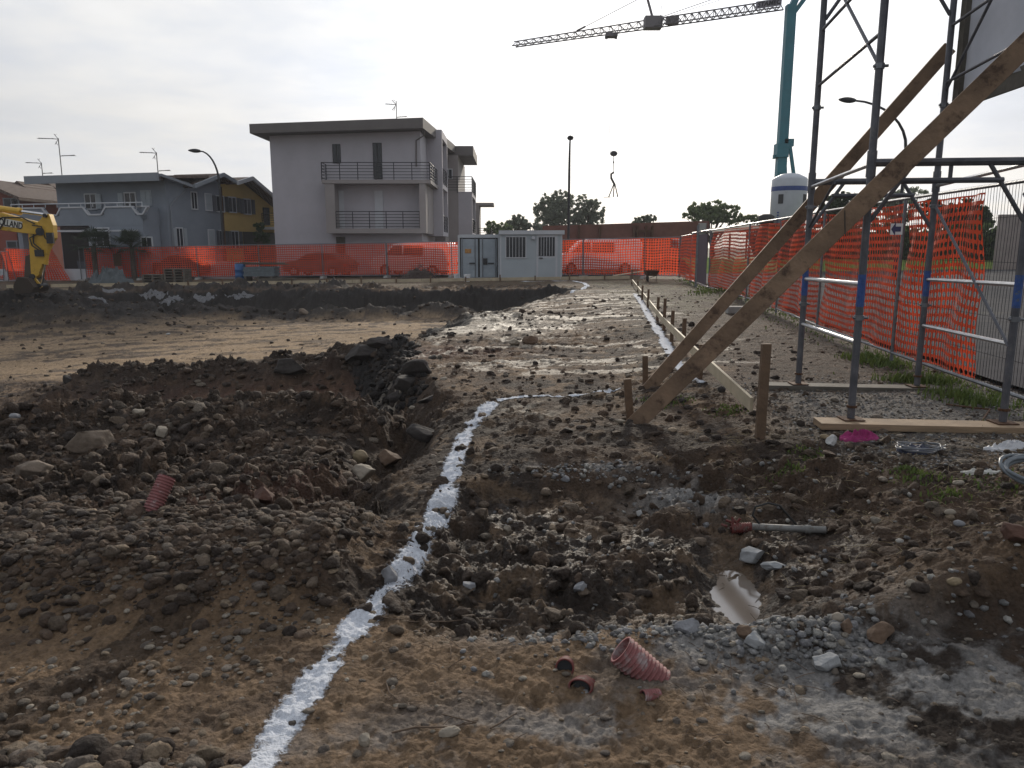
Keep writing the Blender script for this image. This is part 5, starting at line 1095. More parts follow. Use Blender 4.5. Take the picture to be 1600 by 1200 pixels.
# ------------------------------------------------------------- single boulders and slabs
def rockmat(name, c, v=.3): return mat(name, c, .9, 0, v, 7, .6, 25)
RM = {'grey': rockmat('grey_stone', (.20, .205, .22)), 'brown': rockmat('brown_stone', (.12, .08, .055)), 'pale': rockmat('pale_stone', (.24, .21, .17)), 'dark': rockmat('black_clay_block', (.04, .035, .033)), 'yellow': rockmat('yellow_cobble', (.21, .165, .105)), 'white': rockmat('white_stone', (.38, .38, .38)), 'concrete': rockmat('broken_concrete', (.26, .27, .28)), 'red': rockmat('reddish_stone', (.085, .045, .033)), 'tanr': rockmat('mud_covered_block', (.14, .11, .085))}
def rock(label, px, py, wpx, hpx, m, ang=.35, seed=1, cat='stone', name='stone', zoff=None, group=None):
    """wpx, hpx: width and height of the stone as the photo shows it; base at (px, py)"""
    x, y = gg(px, py); d = math.hypot(x, y); w = wpx / F * y * 1.02; h = hpx / F * y * 1.05; z = gh_(x, y)
    rg = np.random.default_rng(seed); bv, bf = ICO[3 if wpx > 22 else 2]; P_ = bv.copy()
    # chop with random planes for facets
    for _ in range(16 if ang > .2 else 0):
        nrm = rg.normal(size=3); nrm /= np.linalg.norm(nrm); dd = .80 - ang * .75 * rg.random(); t = P_ @ nrm; P_ = P_ - np.outer(np.clip(t - dd, 0, None), nrm)
    P_ = P_ * (1 + .10 * (fbm(P_[:, 0] * 2 + seed, P_[:, 1] * 2 + P_[:, 2] * 3, 1.3, 4, seed) - .5)[:, None] * 2)
    P_ = P_ * np.array([w / 2, min(w, h * 1.4) / 2, h / 2 * 1.15])
    o = np_mesh(name, P_, bf, RM[m], ang < .2); o.location = (x, y + w * .15, z + h * .30); o.rotation_euler = (rg.uniform(-.2, .2), rg.uniform(-.2, .2), rg.uniform(-.4, .4))
    if group: o['group'] = group
    return tag(o, label, cat)
rock('angular pale grey stone standing against the left edge of the chalk line', 607, 912, 36, 32, 'grey', .5, 2)
rock('small grey angular stone on the mud right of the chalk line', 733, 922, 26, 18, 'grey', .5, 3)
rock('grey stone on the dark mud above the broken pipes', 908, 935, 40, 20, 'grey', .4, 4)
rock('long grey concrete slab lying below the grey pipe', 1178, 884, 58, 34, 'concrete', .5, 5, 'slab', 'concrete_slab')
rock('smaller broken concrete chunk right of the long slab', 1212, 893, 46, 20, 'concrete', .5, 6, 'slab', 'concrete_slab')
rock('upright grey stone by the puddle end', 1178, 1018, 40, 32, 'concrete', .5, 7)
rock('brown clod beside the upright stone near the puddle', 1163, 1000, 26, 26, 'brown', .3, 8, 'clod', 'clod')
rock('grey stone on the crushed concrete right of the pink pipe', 1078, 990, 52, 24, 'grey', .4, 9)
rock('grey stone crumbling on the concrete spill', 1290, 1052, 60, 34, 'concrete', .45, 10)
rock('large pale boulder in the middle of the rubble', 565, 752, 54, 30, 'pale', .45, 11)
rock('round yellowish cobble in the rubble', 562, 720, 24, 18, 'yellow', .1, 12)
rock('brown boulder beside the yellowish cobble', 606, 730, 44, 34, 'brown', .4, 13)
rock('reddish block in the rubble', 412, 790, 42, 34, 'red', .45, 14)
rock('large mud covered block at the left of the rubble', 138, 708, 86, 40, 'tanr', .45, 15)
rock('long mud covered block at the left edge of the rubble', 48, 752, 86, 34, 'tanr', .4, 16)
rock('grey stone at the back of the rubble, far left', 22, 658, 20, 12, 'grey', .4, 17)
rock('pale stone on the crest of the rubble heap', 216, 652, 22, 14, 'pale', .3, 18)
rock('pinkish stone on the slope of the rubble heap', 252, 686, 24, 20, 'pale', .3, 19)
rock('big dark clay block on the ridge in the pit', 452, 590, 78, 34, 'dark', .5, 20, 'clay block', 'clay_block')
rock('black clay block at the right end of the ridge', 560, 572, 62, 34, 'dark', .5, 21, 'clay block', 'clay_block')
rock('tilted black clay block above the pit cut', 600, 556, 60, 22, 'dark', .5, 22, 'clay block', 'clay_block')
rock('blue grey clay slab on the slope near the corner of the chalk', 670, 634, 60, 12, 'dark', .6, 23, 'clay block', 'clay_block')
rock('small pale stone below the blue grey clay slab', 645, 642, 18, 8, 'pale', .3, 24)
rock('blackish clay block in the cut left of the chalk line', 668, 692, 70, 30, 'dark', .6, 25, 'clay block', 'clay_block')
rock('upper clay block on the steep cut below the ramp', 655, 590, 54, 26, 'dark', .6, 51, 'clay block', 'clay_block'); rock('middle clay block on the steep cut below the ramp', 640, 612, 60, 30, 'dark', .6, 52, 'clay block', 'clay_block'); rock('lower clay block at the foot of the steep cut', 618, 634, 56, 26, 'dark', .6, 53, 'clay block', 'clay_block')
rock('grey boulder on the pale clay of the ramp', 803, 541, 26, 13, 'pale', .35, 26)
rock('brown boulder right beside the grey boulder on the ramp', 829, 539, 32, 17, 'brown', .35, 27)
for q_, (a_, b_, c_) in enumerate(((300, 484, 16), (322, 488, 12), (345, 486, 18), (372, 489, 14), (398, 488, 12), (276, 490, 14), (425, 492, 16), (250, 486, 12))): rock(('dark boulder at the far pit wall foot ' + ['below the pallets', 'below the curved street lamp', 'below the yellow house', 'below the blue drum', 'below the timber stack', 'left of the pallets', 'below the right end of the timber stack', 'near the left earth heap'][q_]), a_, b_, c_, 9, 'dark', .45, 60 + q_)
rock('tan boulder at the foot of the far pit wall below the apartment block', 474, 493, 20, 12, 'tanr', .4, 28)
rock('small white stone on the pit floor', 262, 524, 10, 4, 'white', .3, 29)
rock('dark mound with a pale cobble on the pit floor, left', 104, 600, 20, 16, 'dark', .4, 30, 'clay block', 'clay_block')
rock('grey cobble held by twigs at the bottom centre', 702, 1152, 38, 14, 'pale', .08, 31)
rock('flat triangular tan stone lying at the bottom centre', 570, 1168, 26, 22, 'pale', .4, 32)
rock('white limestone piece by the end of the pale plank', 1300, 694, 24, 16, 'white', .45, 33)
rock('tan stone at the end of the pale plank', 1290, 686, 16, 8, 'yellow', .2, 34)
rock('pale stone at the foot of the leaning stake', 968, 662, 22, 9, 'pale', .3, 35)
rock('white pebble in the middle of the dark bench', 1000, 808, 13, 12, 'white', .4, 36)
rock('round grey cobble on the mud of the right bank', 1310, 974, 20, 15, 'pale', .05, 37)
rock('oval tan cobble on the crest of the right bank', 1492, 922, 26, 11, 'yellow', .05, 38)
rock('pale cobble on the right slope', 1424, 920, 16, 12, 'pale', .1, 39)
rock('grey cobble, left of two on the right slope', 1486, 808, 22, 9, 'pale', .05, 40); rock('grey cobble, right of two on the right slope', 1500, 822, 18, 9, 'grey', .05, 41)
rock('dark earth lump at the right edge of the photo', 1588, 848, 44, 36, 'red', .3, 42, 'clod', 'clod')
rock('brown clod beside the cut in the right bank', 1375, 1005, 60, 34, 'brown', .4, 43, 'clod', 'clod'); rock('brown clod nearest the puddle on the right bank', 1325, 990, 30, 22, 'brown', .4, 44, 'clod', 'clod')
rock('brown clod on the bench between the stake and the props', 1066, 630, 14, 10, 'dark', .3, 45, 'clod', 'clod'); rock('brown clod near the rail board end', 1128, 614, 14, 10, 'dark', .3, 46, 'clod', 'clod')
rock('white stone lying below the pipes in the trench', 1018, 855, 12, 9, 'white', .4, 47)
rock('pale stone right of the chalk line at the bottom of the bench', 792, 833, 16, 12, 'pale', .3, 48); rock('grey stone on the crest of the step right of the chalk', 884, 757, 18, 13, 'grey', .4, 49)
# ------------------------------------------------------------- corrugated pipes, hoses, cloths
M['pink'] = mat('dusty_red_conduit', (.22, .085, .085), .75, 0, .2, 10, .2, 60, dirt=((.30, .25, .25), 12, .50)); M['redc'] = mat('red_conduit', (.13, .03, .027), .7, 0, .3, 10, dirt=((.10, .07, .06), 18, .52))
def pipe(label, a, d, L, r, m='pink', pitch=.018, dent=0.0, name='corrugated_pipe'):
    t = thing(name, label, 'pipe', tuple(a), 0, 'broken corrugated conduit ends'); d = Vector(d).normalized(); u = d.cross(Vector((0, 0, 1))).normalized(); v = u.cross(d); n = 28; N = int(L / pitch * 8); V = []; 
    for side in (1, 0):
        for i in range(N + 1):
            s_ = L * i / N; rr_ = (r + .07 * r * math.sin(s_ / pitch * 6.283)) if side else r * .88
            for k in range(n):
                q = 6.283 * k / n; V.append(tuple(d * s_ + u * math.cos(q) * rr_ * (1 + dent) + v * math.sin(q) * rr_ * (1 - dent)))
    Fc = []; o2 = (N + 1) * n
    for i in range(N):
        for k in range(n):
            a_, b_, c_, e_ = i * n + k, i * n + (k + 1) % n, (i + 1) * n + (k + 1) % n, (i + 1) * n + k; Fc.append((a_, b_, c_, e_)); Fc.append((o2 + e_, o2 + c_, o2 + b_, o2 + a_))
    for k in range(n): Fc.append((k, o2 + k, o2 + (k + 1) % n, (k + 1) % n)); Fc.append((N * n + k, N * n + (k + 1) % n, o2 + N * n + (k + 1) % n, o2 + N * n + k))
    mb = MB(); mb.v = V; mb.f = Fc; mb.build('sleeve', m, t, smooth=True); mb = MB(); mb.lathe([(r * .86, 0), (r * .86, .004)], n=20); o = mb.build('bore_shade', 'dark', t); o.rotation_euler = d.to_track_quat('Z', 'Y').to_euler(); o.location = d * L * .14  # dark disc set in the pipe paints the shade of its hollow
    return t
def gp3(px, py, dz=0.0): x, y = gg(px, py); return Vector((x, y, gh_(x, y) + dz))
pipe('pink corrugated pipe stub sticking out of the rubble on the left', gp3(230, 800, -.05), (.18, .35, .55), .27, .052)
pipe('dusty pink corrugated pipe stub lying on the concrete spill', gp3(1012, 1052, -.045) + Vector((.05, 0, 0)), (-.62, .12, .52), .20, .058)
pipe('open pipe end buried under grey crumbs, upper left of the pink stub', gp3(882, 1050, .012), (.12, .9, -.42), .13, .034, 'redc', .015)
pipe('crushed open red pipe end lying on the tan earth', gp3(906, 1080, .012), (.30, .9, -.36), .12, .036, 'redc', .013, .22)
pipe('small crumpled pink pipe scrap half buried below the stub', gp3(1004, 1092, .002), (.9, .35, -.15), .07, .022, 'pink', .010)
gpT = thing('grey_pipe', 'grey plastic pipe lying in the trench with a hose looped over it', 'pipe', gp3(1175, 832, .03)); e = gp3(1290, 838, .035) - gp3(1175, 832, .03)
MB().tube([(0, 0, 0), e * .62, e], .021, 12).tube([e * .72, e * .80], .026, 12).build('tube', mat('grey_pvc', (.17, .17, .165), .6, 0, .3, 14, dirt=((.10, .075, .055), 20, .55)), gpT, smooth=True)
hs = MB(); b0 = gp3(1178, 832, .03); pts = []
for px, py in [(1202, 828), (1186, 818), (1176, 805), (1180, 792), (1200, 786), (1218, 790), (1232, 806), (1248, 824), (1256, 834)]: pts.append(Vector(onray(px, py, b0.y + .02)) )
hs.tube(pts, .007, 8); tag(hs.build('hose', 'black', None), 'thin dark hose bent in a loop over the grey pipe', 'hose')
rc = pipe('bright red torn conduit bundle at the left end of the grey pipe', gp3(1142, 835, .03), (1, -.1, .1), .12, .034, 'redc', .014, .1)
s = MB(); rg = random.Random(3)
for k in range(7): q = Vector((rg.uniform(-.02, .05), rg.uniform(-.03, .03), rg.uniform(-.01, .05))); s.tube([q, q + Vector((rg.uniform(-.05, .05), rg.uniform(-.03, .03), rg.uniform(-.04, .05)))], .008, 6)
s.build('torn_strips', 'redc', rc)
# pink cloth
def cloth(label, px, py, rx, ry, h, m, seed, name='cloth', cat='cloth', rz=0.0):
    x, y = gg(px, py); return heap(name, label, cat, (x, y, gh_(x, y) + .004), rx, ry, h, m, seed, .85, 14.0, True, 44, rz)
cloth('crumpled magenta pink cloth lying by the near plank', 1342, 686, .17, .085, .042, mat('magenta_cloth', (.26, .025, .12), .85, 0, .25, 20), 5)
cloth('crumpled white plastic sheet lying at the right edge below the plank', 1582, 702, .22, .06, .035, mat('white_film', (.50, .51, .54), .4, 0, .1, 8), 8, 'plastic_sheet', 'plastic sheet', .1)
cloth('narrow strip of white plastic on the right slope', 1533, 741, .13, .02, .016, mat('white_strip', (.48, .48, .45), .5, 0, .1, 8), 9, 'plastic_strip', 'plastic strip', -.04)
def coil(label, px, py, r, n, rt, m, sq, seed, inner=True, lean=0.0):
    x, y = gg(px, py); t = thing('cable_coil', label, 'cable', (x, y, gh_(x, y) + .02)); rg = random.Random(seed); pts = []
    for k in range(n * 26):
        a = k / 26 * 6.283; rr_ = r * (1 + .10 * math.sin(a * .37 + seed) + .05 * math.sin(a * 1.7)); pts.append((rr_ * math.cos(a), rr_ * math.sin(a) * sq, .008 + .012 * (k / 26) * .6 + .008 * math.sin(a * 2.3) + lean * rr_ * (math.sin(a) + 1)))
    MB().tube(pts, rt, 6).build('cable', m, t, smooth=True); return t
cc = coil('pale grey cable coil lying on a dark cloth below the plank', 1437, 708, .155, 5, .005, mat('grey_cable', (.16, .17, .19), .5), .62, 3)
hp_ = heap('x', '', '', (0, 0, 0), .14, .08, .03, mat('dark_bag', (.025, .03, .06), .6), 6, .7, 8, True); hp_.name = 'dark_bag'; hp_.parent = cc; hp_.location = (-.02, .02, 0); [hp_.pop(k, None) for k in ('label', 'category')]
coil('thick grey hose coil at the right edge of the photo', 1622, 762, .20, 4, .012, mat('grey_hose', (.13, .15, .17), .45), .8, 5, lean=.25)
rb_ = MB(); pz = [gp3(1478, 634, .012), gp3(1525, 642, .02), gp3(1546, 645, .03), gp3(1534, 660, .012)]; rb_.tube(pz, .008, 6); tag(rb_.build('bent_bar', 'rust', None), 'rusty bent steel bar on the gravel between the scaffold feet', 'steel bar')
bk = thing('concrete_block', 'concrete fence block lying behind the timber props', 'block', gp3(1156, 490)); MB().box((-.3, -.12, 0), (.35, .14, .16)).build('block', 'concrete', bk, bevel=.02)
# twigs and straw on the earth
M['twig'] = mat('dry_twig', (.10, .07, .05), .9); M['straw'] = mat('dry_straw', (.26, .21, .13), .9, 0, .3, 9)
def twig(label, pxs, r=.004, m='twig'):
    ps = [gp3(*p, dz=r * 1.2) for p in pxs]; return tag(MB().tube(ps, r, 5, r * .5).build('twig', m), label, 'twig')
twig('bent twig pair left of the cobble at the bottom centre', [(612, 1148), (650, 1139), (700, 1140), (744, 1134), (690, 1118)], .004); twig('short forked twig on the tan earth', [(766, 1140), (780, 1134), (800, 1120), (818, 1112)], .0035); twig('short dark twig on the tan earth beside the chalk line', [(604, 1072), (608, 1086), (622, 1098)], .003)
twig('long root lying across the mud right of the chalk line', [(590, 966), (640, 975), (700, 976), (752, 968), (800, 972)], .004); twig('dry stalk standing on the dark bench under the stake', [(1025, 716), (1040, 700)], .004, 'straw')
def straw(n, xr, yr, seed, label, m='straw', L=(.03, .10), w=None):
    rg = np.random.default_rng(seed); x = rg.uniform(xr[0], xr[1], n); y = rg.uniform(yr[0], yr[1], n); z, zn_ = ground(x, y); mb = MB()
    for i in range(n):
        if w is not None and rg.random() > w(x[i], y[i]): continue
        a = rg.random() * 6.28; l_ = rg.uniform(*L); p = Vector((x[i], y[i], z[i] + .004)); d = Vector((math.cos(a), math.sin(a), rg.uniform(-.05, .3))) * l_; mb.tube([p, p + d * .5 + Vector((0, 0, .004)), p + d], .0016, 3, cap=False)
    return tag(mb.build('straw', m), label, 'straw', kind='stuff')
straw(900, (1.4, 4.6), (3.6, 6.2), 2, 'dry straw and stalks strewn over the right slope'); straw(500, (-.6, 1.6), (2.2, 6.6), 3, 'thin roots and fibres lying on the mud', 'twig', (.02, .09))
M['grassb'] = mat('grass_blade', (.06, .10, .022), .8, 0, .35, 8, trans=.25, c2=(.12, .15, .04))
def grass(n, fn, seed, label, h=(.03, .10)):
    rg = np.random.default_rng(seed); pts = fn(rg, n); x, y = pts[:, 0], pts[:, 1]; z, _ = ground(x, y); a = rg.random(n) * 6.28; hh = rg.uniform(h[0], h[1], n) * (.5 + rg.random(n)); wd = .0028 + .0014 * rg.random(n) + .0006 * y; ln = hh * rg.uniform(.1, .8, n)
    ca, sa = np.cos(a), np.sin(a); p = np.stack([x, y, z - .005], 1); s_ = np.stack([-sa * wd, ca * wd, 0 * wd], 1); d = np.stack([ca * ln, sa * ln, hh], 1); m1 = p + d * np.array([.35, .35, .6])
    V = np.stack([p - s_, p + s_, m1 + s_ * .8, m1 - s_ * .8, p + d], 1).reshape(-1, 3); o = np.arange(n)[:, None] * 5; Fc = np.concatenate([o + np.array([[0, 1, 2]]), o + np.array([[0, 2, 3]]), o + np.array([[3, 2, 4]])], 0)
    return tag(np_mesh('grass', V, Fc, 'grassb', False), label, 'grass', kind='stuff')
def gfence(rg, n): y = 4.5 + 32 * rg.random(n) ** 1.5; x = fence_x(y) - rg.gamma(1.6, .12, n) + .35; return np.stack([x, y], 1)
def gfence2(rg, n):
    c = [(1497, 620, .28, .22), (1530, 632, .25, .2), (1350, 562, .22, .2), (1380, 572, .2, .2), (1420, 596, .25, .12), (1460, 600, .25, .12), (1110, 465, .5, .8)]; k = rg.integers(0, len(c), n); cc_ = np.array([G(a, b_, .18) + (s_, t_) for a, b_, s_, t_ in c]); return np.stack([cc_[k, 0] + rg.normal(0, 1, n) * cc_[k, 2] * .6, cc_[k, 1] + rg.normal(0, 1, n) * cc_[k, 3] * .8], 1)
grass(1800, gfence, 2, 'rough grass growing along the foot of the road fence', (.02, .06)); grass(2200, gfence2, 3, 'green grass tufts beside the scaffold planks and fence', (.04, .10))
def gslope(rg, n):
    c = [(1440, 742, .14), (1420, 738, .1), (1480, 770, .12), (1560, 760, .2), (1260, 715, .12), (1232, 735, .1), (1030, 625, .12), (1050, 632, .2), (1140, 640, .15)]; k = rg.integers(0, len(c), n); cc_ = np.array([gg(a, b_) + (s_,) for a, b_, s_ in c]); return np.stack([cc_[k, 0] + rg.normal(0, 1, n) * cc_[k, 2] * .6, cc_[k, 1] + rg.normal(0, 1, n) * cc_[k, 2] * .5], 1)
grass(1500, gslope, 4, 'sparse green weeds on the right slope and around the stakes', (.01, .035))
# puddle
M['water'] = mat('muddy_water', (.17, .14, .115), .08, 0, .1, 3, spec=1.0)
def puddle(label, cx_, cy_, rx, ry, z, rz=0.0):
    m = MB(); n = 40; pts = [(rx * (1 + .25 * math.sin(k / n * 18.8 + cx_)) * math.cos(k / n * 6.283), ry * (1 + .2 * math.sin(k / n * 12.6 + 1)) * math.sin(k / n * 6.283), 0) for k in range(n)]; m.add(pts, [tuple(range(n))]); o = m.build('puddle', 'water'); o.location = (cx_, cy_, z); o.rotation_euler = (0, 0, rz); return tag(o, kind='structure')
puddle('', PX, PY, .30, .62, -.174, .15)
# white plastic film in the far left of the pit
M['film'] = mat('pale_plastic_film', (.15, .155, .17), .4, 0, .2, 4)
k = 0
for (px, py, rx, ry, lb_) in ((180, 456, .9, .5, 'left most strip of pale plastic film on the pit wall'), (240, 460, 1.1, .4, 'strip of pale plastic film draped on the pit wall in the middle'), (268, 468, .9, .35, 'small white film scrap at the foot of the left pit wall'), (375, 467, 1.1, .22, 'thin film strip below the timber stack'), (150, 470, .9, .3, 'dull film strip beside the earth heap'), (320, 470, .9, .35, 'film patch above the row of boulders')):
    k += 1; x, y = gg(px, py); n_ = 34; a_ = np.linspace(0, 2 * np.pi, 72, endpoint=False); Rm, Am = np.meshgrid(np.linspace(0, 1, n_), a_, indexing='ij')
    rad = Rm * (.35 + 1.3 * fbm(np.cos(Am) * 1.6 + k * 7, np.sin(Am) * 1.6, 1.3, 4, k)); lx = rad * np.cos(Am) * rx * .55; ly = rad * np.sin(Am) * ry * .45; ly = ly + .35 * (fbm(lx, lx * 0 + k, 1.7, 3, k) - .5); g_, _ = ground((lx + x).ravel(), (ly + y).ravel()); bz_ = float(ground(np.array([x]), np.array([y]))[0][0])
    lz = g_.reshape(lx.shape) - bz_ + .035 + .07 * (np.abs(fbm(lx, ly * 2, 4.0, 4, 40 + k) - .5) * 4 - .5) - .12 * (Rm > .97) - .05 * sm(.6, .97, Rm)
    q_ = np.arange(n_ - 1)[:, None] * 72; w_ = np.arange(72)[None, :]
    o = np_mesh('plastic_film', np.stack([lx, ly, lz], -1).reshape(-1, 3), np.stack([q_ + w_, q_ + (w_ + 1) % 72, q_ + 72 + (w_ + 1) % 72, q_ + 72 + w_], -1).reshape(-1, 4), 'film', False); o.location = (x, y, bz_); tag(o, lb_, 'plastic film')
# ------------------------------------------------------------- crane and silo
M['teal'] = mat('teal_crane_paint', (.03, .16, .21), .55, 0, .15, 1); M['crane_grey'] = mat('crane_grey_paint', (.16, .15, .16), .6, .3, .15, 1)
mb0 = W(1226, 345, 60); top = W(1237, 6, 60); cr = thing('tower_crane', 'teal self erecting crane with long grey lattice jib over the site', 'crane', (mb0.x, 60, .1))
ox_, oz_ = mb0.x, .1
def L3(v): return Vector((v.x - ox_, v.y - 60, v.z - oz_))
ml = L3(W(1222, 225, 60)); mt = L3(W(1236, 8, 60)); MB().hexa([(ml.x - .36, -.3, -.1), (ml.x + .36, -.3, -.1), (ml.x + .36, .3, -.1), (ml.x - .36, .3, -.1), (mt.x - .34, -.3, mt.z), (mt.x + .34, -.3, mt.z), (mt.x + .34, .3, mt.z), (mt.x - .34, .3, mt.z)]).build('mast', 'teal', cr)
s = MB(); s.box((ml.x - .48, -.42, ml.z - 1.0), (ml.x + .42, .42, ml.z)); s.beam((ml.x + .5, -.2, ml.z), (ml.x + 1.2, -.2, ml.z - 3.4), .22, .22); s.beam((ml.x + .3, .3, ml.z - .1), (ml.x + .62, .3, ml.z - 3.4), .2, .2); s.box((ml.x + .1, -.3, ml.z - .2), (ml.x + .8, .3, ml.z + .35)); s.box((ml.x - .62, -.15, ml.z - 1.1), (ml.x - .481, .15, ml.z - .8)); s.build('mast_collar', 'teal', cr)
s = MB(); s.beam((mt.x, 0, mt.z - .3), (mt.x + .9, 0, mt.z + 1.9), .5, .45); s.beam((mt.x + .2, 0, mt.z - .6), (mt.x + 1.3, 0, mt.z + .9), .3, .3); s.beam((mt.x + .9, 0, mt.z + 1.9), (mt.x + 1.3, 0, mt.z + .9), .2, .2); s.build('mast_head', 'teal', cr)
MB().box((ml.x - 1.6, -1.6, -.1), (ml.x + 1.6, 1.6, 1.0)).build('chassis', 'teal', cr)
J0 = L3(W(1222, 6, 60)); Jk = L3(W(1020, 36, 66)); J1 = L3(W(803, 69, 73.5))
def lattice(a, b_, n, w0, h0, w1, h1, name):
    m = MB(); d = (b_ - a); x = d.cross(Vector((0, 0, 1))).normalized(); P_ = []
    for i in range(n + 1):
        t = i / n; c = a + d * t; w = w0 + (w1 - w0) * t; h = h0 + (h1 - h0) * t; P_.append((c - x * w / 2 - Vector((0, 0, h / 2)), c + x * w / 2 - Vector((0, 0, h / 2)), c + Vector((0, 0, h / 2))))
    for i in range(n):
        for k in range(3): m.beam(P_[i][k], P_[i + 1][k], .085, .085)
        for k in (0, 1): m.beam(P_[i][k], (P_[i][2] + P_[i + 1][2]) / 2, .05, .05); m.beam((P_[i][2] + P_[i + 1][2]) / 2, P_[i + 1][k], .05, .05)
        m.beam(P_[i][0], P_[i + 1][1], .05, .05)
    return m.build(name, 'crane_grey', cr)
lattice(J0, Jk, 17, .8, .62, .8, .60, 'jib'); lattice(Jk, J1, 16, .8, .60, .6, .40, 'jib')
s = MB(); s.box((Jk.x - .7, Jk.y - .5, Jk.z - .45), (Jk.x + .7, Jk.y + .5, Jk.z + .45)); s.box((Jk.x + 1.0, Jk.y - .7, Jk.z - .2), (Jk.x + 2.0, Jk.y - .1, Jk.z + .35)); s.build('jib_joint', 'crane_grey', cr)
st = L3(W(1010, -8, 66)); MB().beam(Jk + Vector((0, 0, .3)), st, .22, .16).build('strut', 'crane_grey', cr)
ja = Jk.lerp(J1, .52) + Vector((0, 0, .3)); s = MB(); s.tube([st, ja], .03, 5); s.tube([st + Vector((1.2, -1, .3)), Jk + Vector((.6, 0, .4))], .02, 5); s.tube([Jk + Vector((.8, 0, .5)), mt + Vector((.9, 0, 2.6))], .03, 5); s.tube([Jk + Vector((.9, 0, .4)), mt + Vector((.9, 0, 2.2))], .02, 5); s.tube([ja, ja + (st - ja) * .13], .08, 6); s.build('pendant_cable', 'crane_grey', cr)
# name plate with lettering
d = (Jk - J0).normalized(); pc = J0 + d * 1.15 + Vector((0, -.50, .04)); nb = MB(); nb.beam(pc - d * .95, pc + d * .95, .04, .52, up=(0, 0, 1)); npo = nb.build('name_plate', mat('name_plate', (.22, .21, .25), .6), cr)
def text(body, size, loc, rot, m, parent, depth=.004, shear=0.0):
    cu = bpy.data.curves.new('lettering', 'FONT'); cu.body = body; cu.size = size; cu.extrude = depth; cu.align_x = 'CENTER'; cu.align_y = 'CENTER'; cu.shear = shear; cu.offset = size * .02
    o = bpy.data.objects.new('tmp', cu); col.objects.link(o); dg = bpy.context.evaluated_depsgraph_get(); me = bpy.data.meshes.new_from_object(o.evaluated_get(dg)); bpy.data.objects.remove(o)
    q = bpy.data.objects.new('lettering', me); col.objects.link(q); me.materials.clear(); me.materials.append(M[m] if isinstance(m, str) else m); q.parent = parent; q.location = loc; q.rotation_euler = rot; return q
az_ = math.atan2(-d.y, -d.x)
tx = text('STAMEC', .46, pc + Vector((.0, -.06, 0)), (math.pi / 2, 0, az_), 'dark', npo, shear=.2); tx.rotation_euler = (math.pi / 2, math.atan2(d.z, math.hypot(d.x, d.y)) * 1.0, az_)
# trolley, ropes, hook block and load
tr0 = Jk.lerp(J1, .275); s = MB(); s.box((tr0.x - .5, tr0.y - .45, tr0.z - .62), (tr0.x + .5, tr0.y + .45, tr0.z - .34)); [s.lathe([(.12, -.05), (.12, .05)], (tr0.x + q, tr0.y, tr0.z - .7), 8) for q in (-.4, .4)]; s.build('trolley', 'crane_grey', cr)
Yt = 60 + tr0.y; hk = L3(W(959, 240, Yt)); s = MB(); s.tube([(tr0.x - .42, tr0.y, tr0.z - .6), (hk.x - .30, hk.y, hk.z + .1)], .016, 4); s.tube([(tr0.x + .42, tr0.y, tr0.z - .6), (hk.x + .30, hk.y, hk.z + .1)], .016, 4); s.build('hoist_rope', 'crane_grey', cr)
s = MB(); s.lathe([(.02, -.22), (.2, -.2), (.3, 0), (.2, .2), (.02, .22)], n=12); o = s.build('hook_block', 'rail', cr); o.rotation_euler = (math.pi / 2, 0, 0); o.location = hk; o.scale = (1.1, .8, 1)
s = MB(); q = L3(W(959, 268, Yt)); s.tube([hk - Vector((0, 0, .2)), hk - Vector((0, 0, .75)), q], .03, 5); s.lathe([(.02, -.1), (.09, 0), (.02, .1)], hk - Vector((0, 0, .72)), 8); s.build('hook', 'rail', cr)
ldp = W(957, 272, Yt - .0); ld = thing('hanging_clamp', 'black lifting clamp with splayed legs hanging from the crane hook', 'lifting clamp', ldp)
s = MB(); s.tube([(.12, 0, .15), (-.12, 0, 0), (-.10, 0, -.35), (.18, 0, -.85)], .10, 6); s.build('bracket', 'rail', ld)
e = W(957, 308, Yt).z - ldp.z; s = MB(); s.tube([(.15, 0, -.8), (-.28, .1, e)], .05, 5); s.tube([(.18, 0, -.8), (.12, .1, e)], .05, 5); s.tube([(.22, 0, -.8), (.50, -.1, e)], .05, 5); s.beam((-.75, 0, e), (-.1, 0, e), .06, .05); s.build('legs', 'rail', ld)
sx = W(1230, 345, 54).x; rS = (W(1256.5, 310, 54).x - W(1203.5, 310, 54).x) / 2; zt = W(1230, 281, 54).z; sl_ = thing('mortar_silo', 'white cylindrical silo with blue stripe in front of the crane mast', 'silo', (sx, 54, .1))
hh = zt - .1; MB().lathe([(rS * .35, .9), (rS, 2.0), (rS * 1.0, hh - .9), (rS, hh), (rS * .93, hh + .12), (rS * .5, hh + .38), (.1, hh + .45)], n=40).build('tank', 'hut', sl_, smooth=True)
M['silo'] = mat('silo_paint', (.42, .45, .50), .5, .1, .08, 1.2, dirt=((.30, .31, .33), 2, .6)); bpy.data.objects[sl_.children[0].name].data.materials[0] = M['silo']
MB().lathe([(rS + .012, hh - .78), (rS + .012, hh - .48)], n=40).build('blue_stripe', mat('stripe_blue', (.03, .06, .22), .5), sl_, smooth=False)
for a in (-2.35, -.85): c, q = math.cos(a), math.sin(a); o = MB().box((-.17, -.03, 0), (.17, .03, .62)).build('vent', 'rail', sl_); o.rotation_euler = (0, 0, a + math.pi / 2); o.location = (c * (rS + .01), q * (rS + .01), hh - 1.65)
s = MB()
for k in range(9): s.box((-rS * .86, -rS * .62 - .04, hh - 2.3 - k * .18), (-rS * .72, -rS * .66, hh - 2.2 - k * .18))
s.build('side_print', 'blue_paint', sl_)
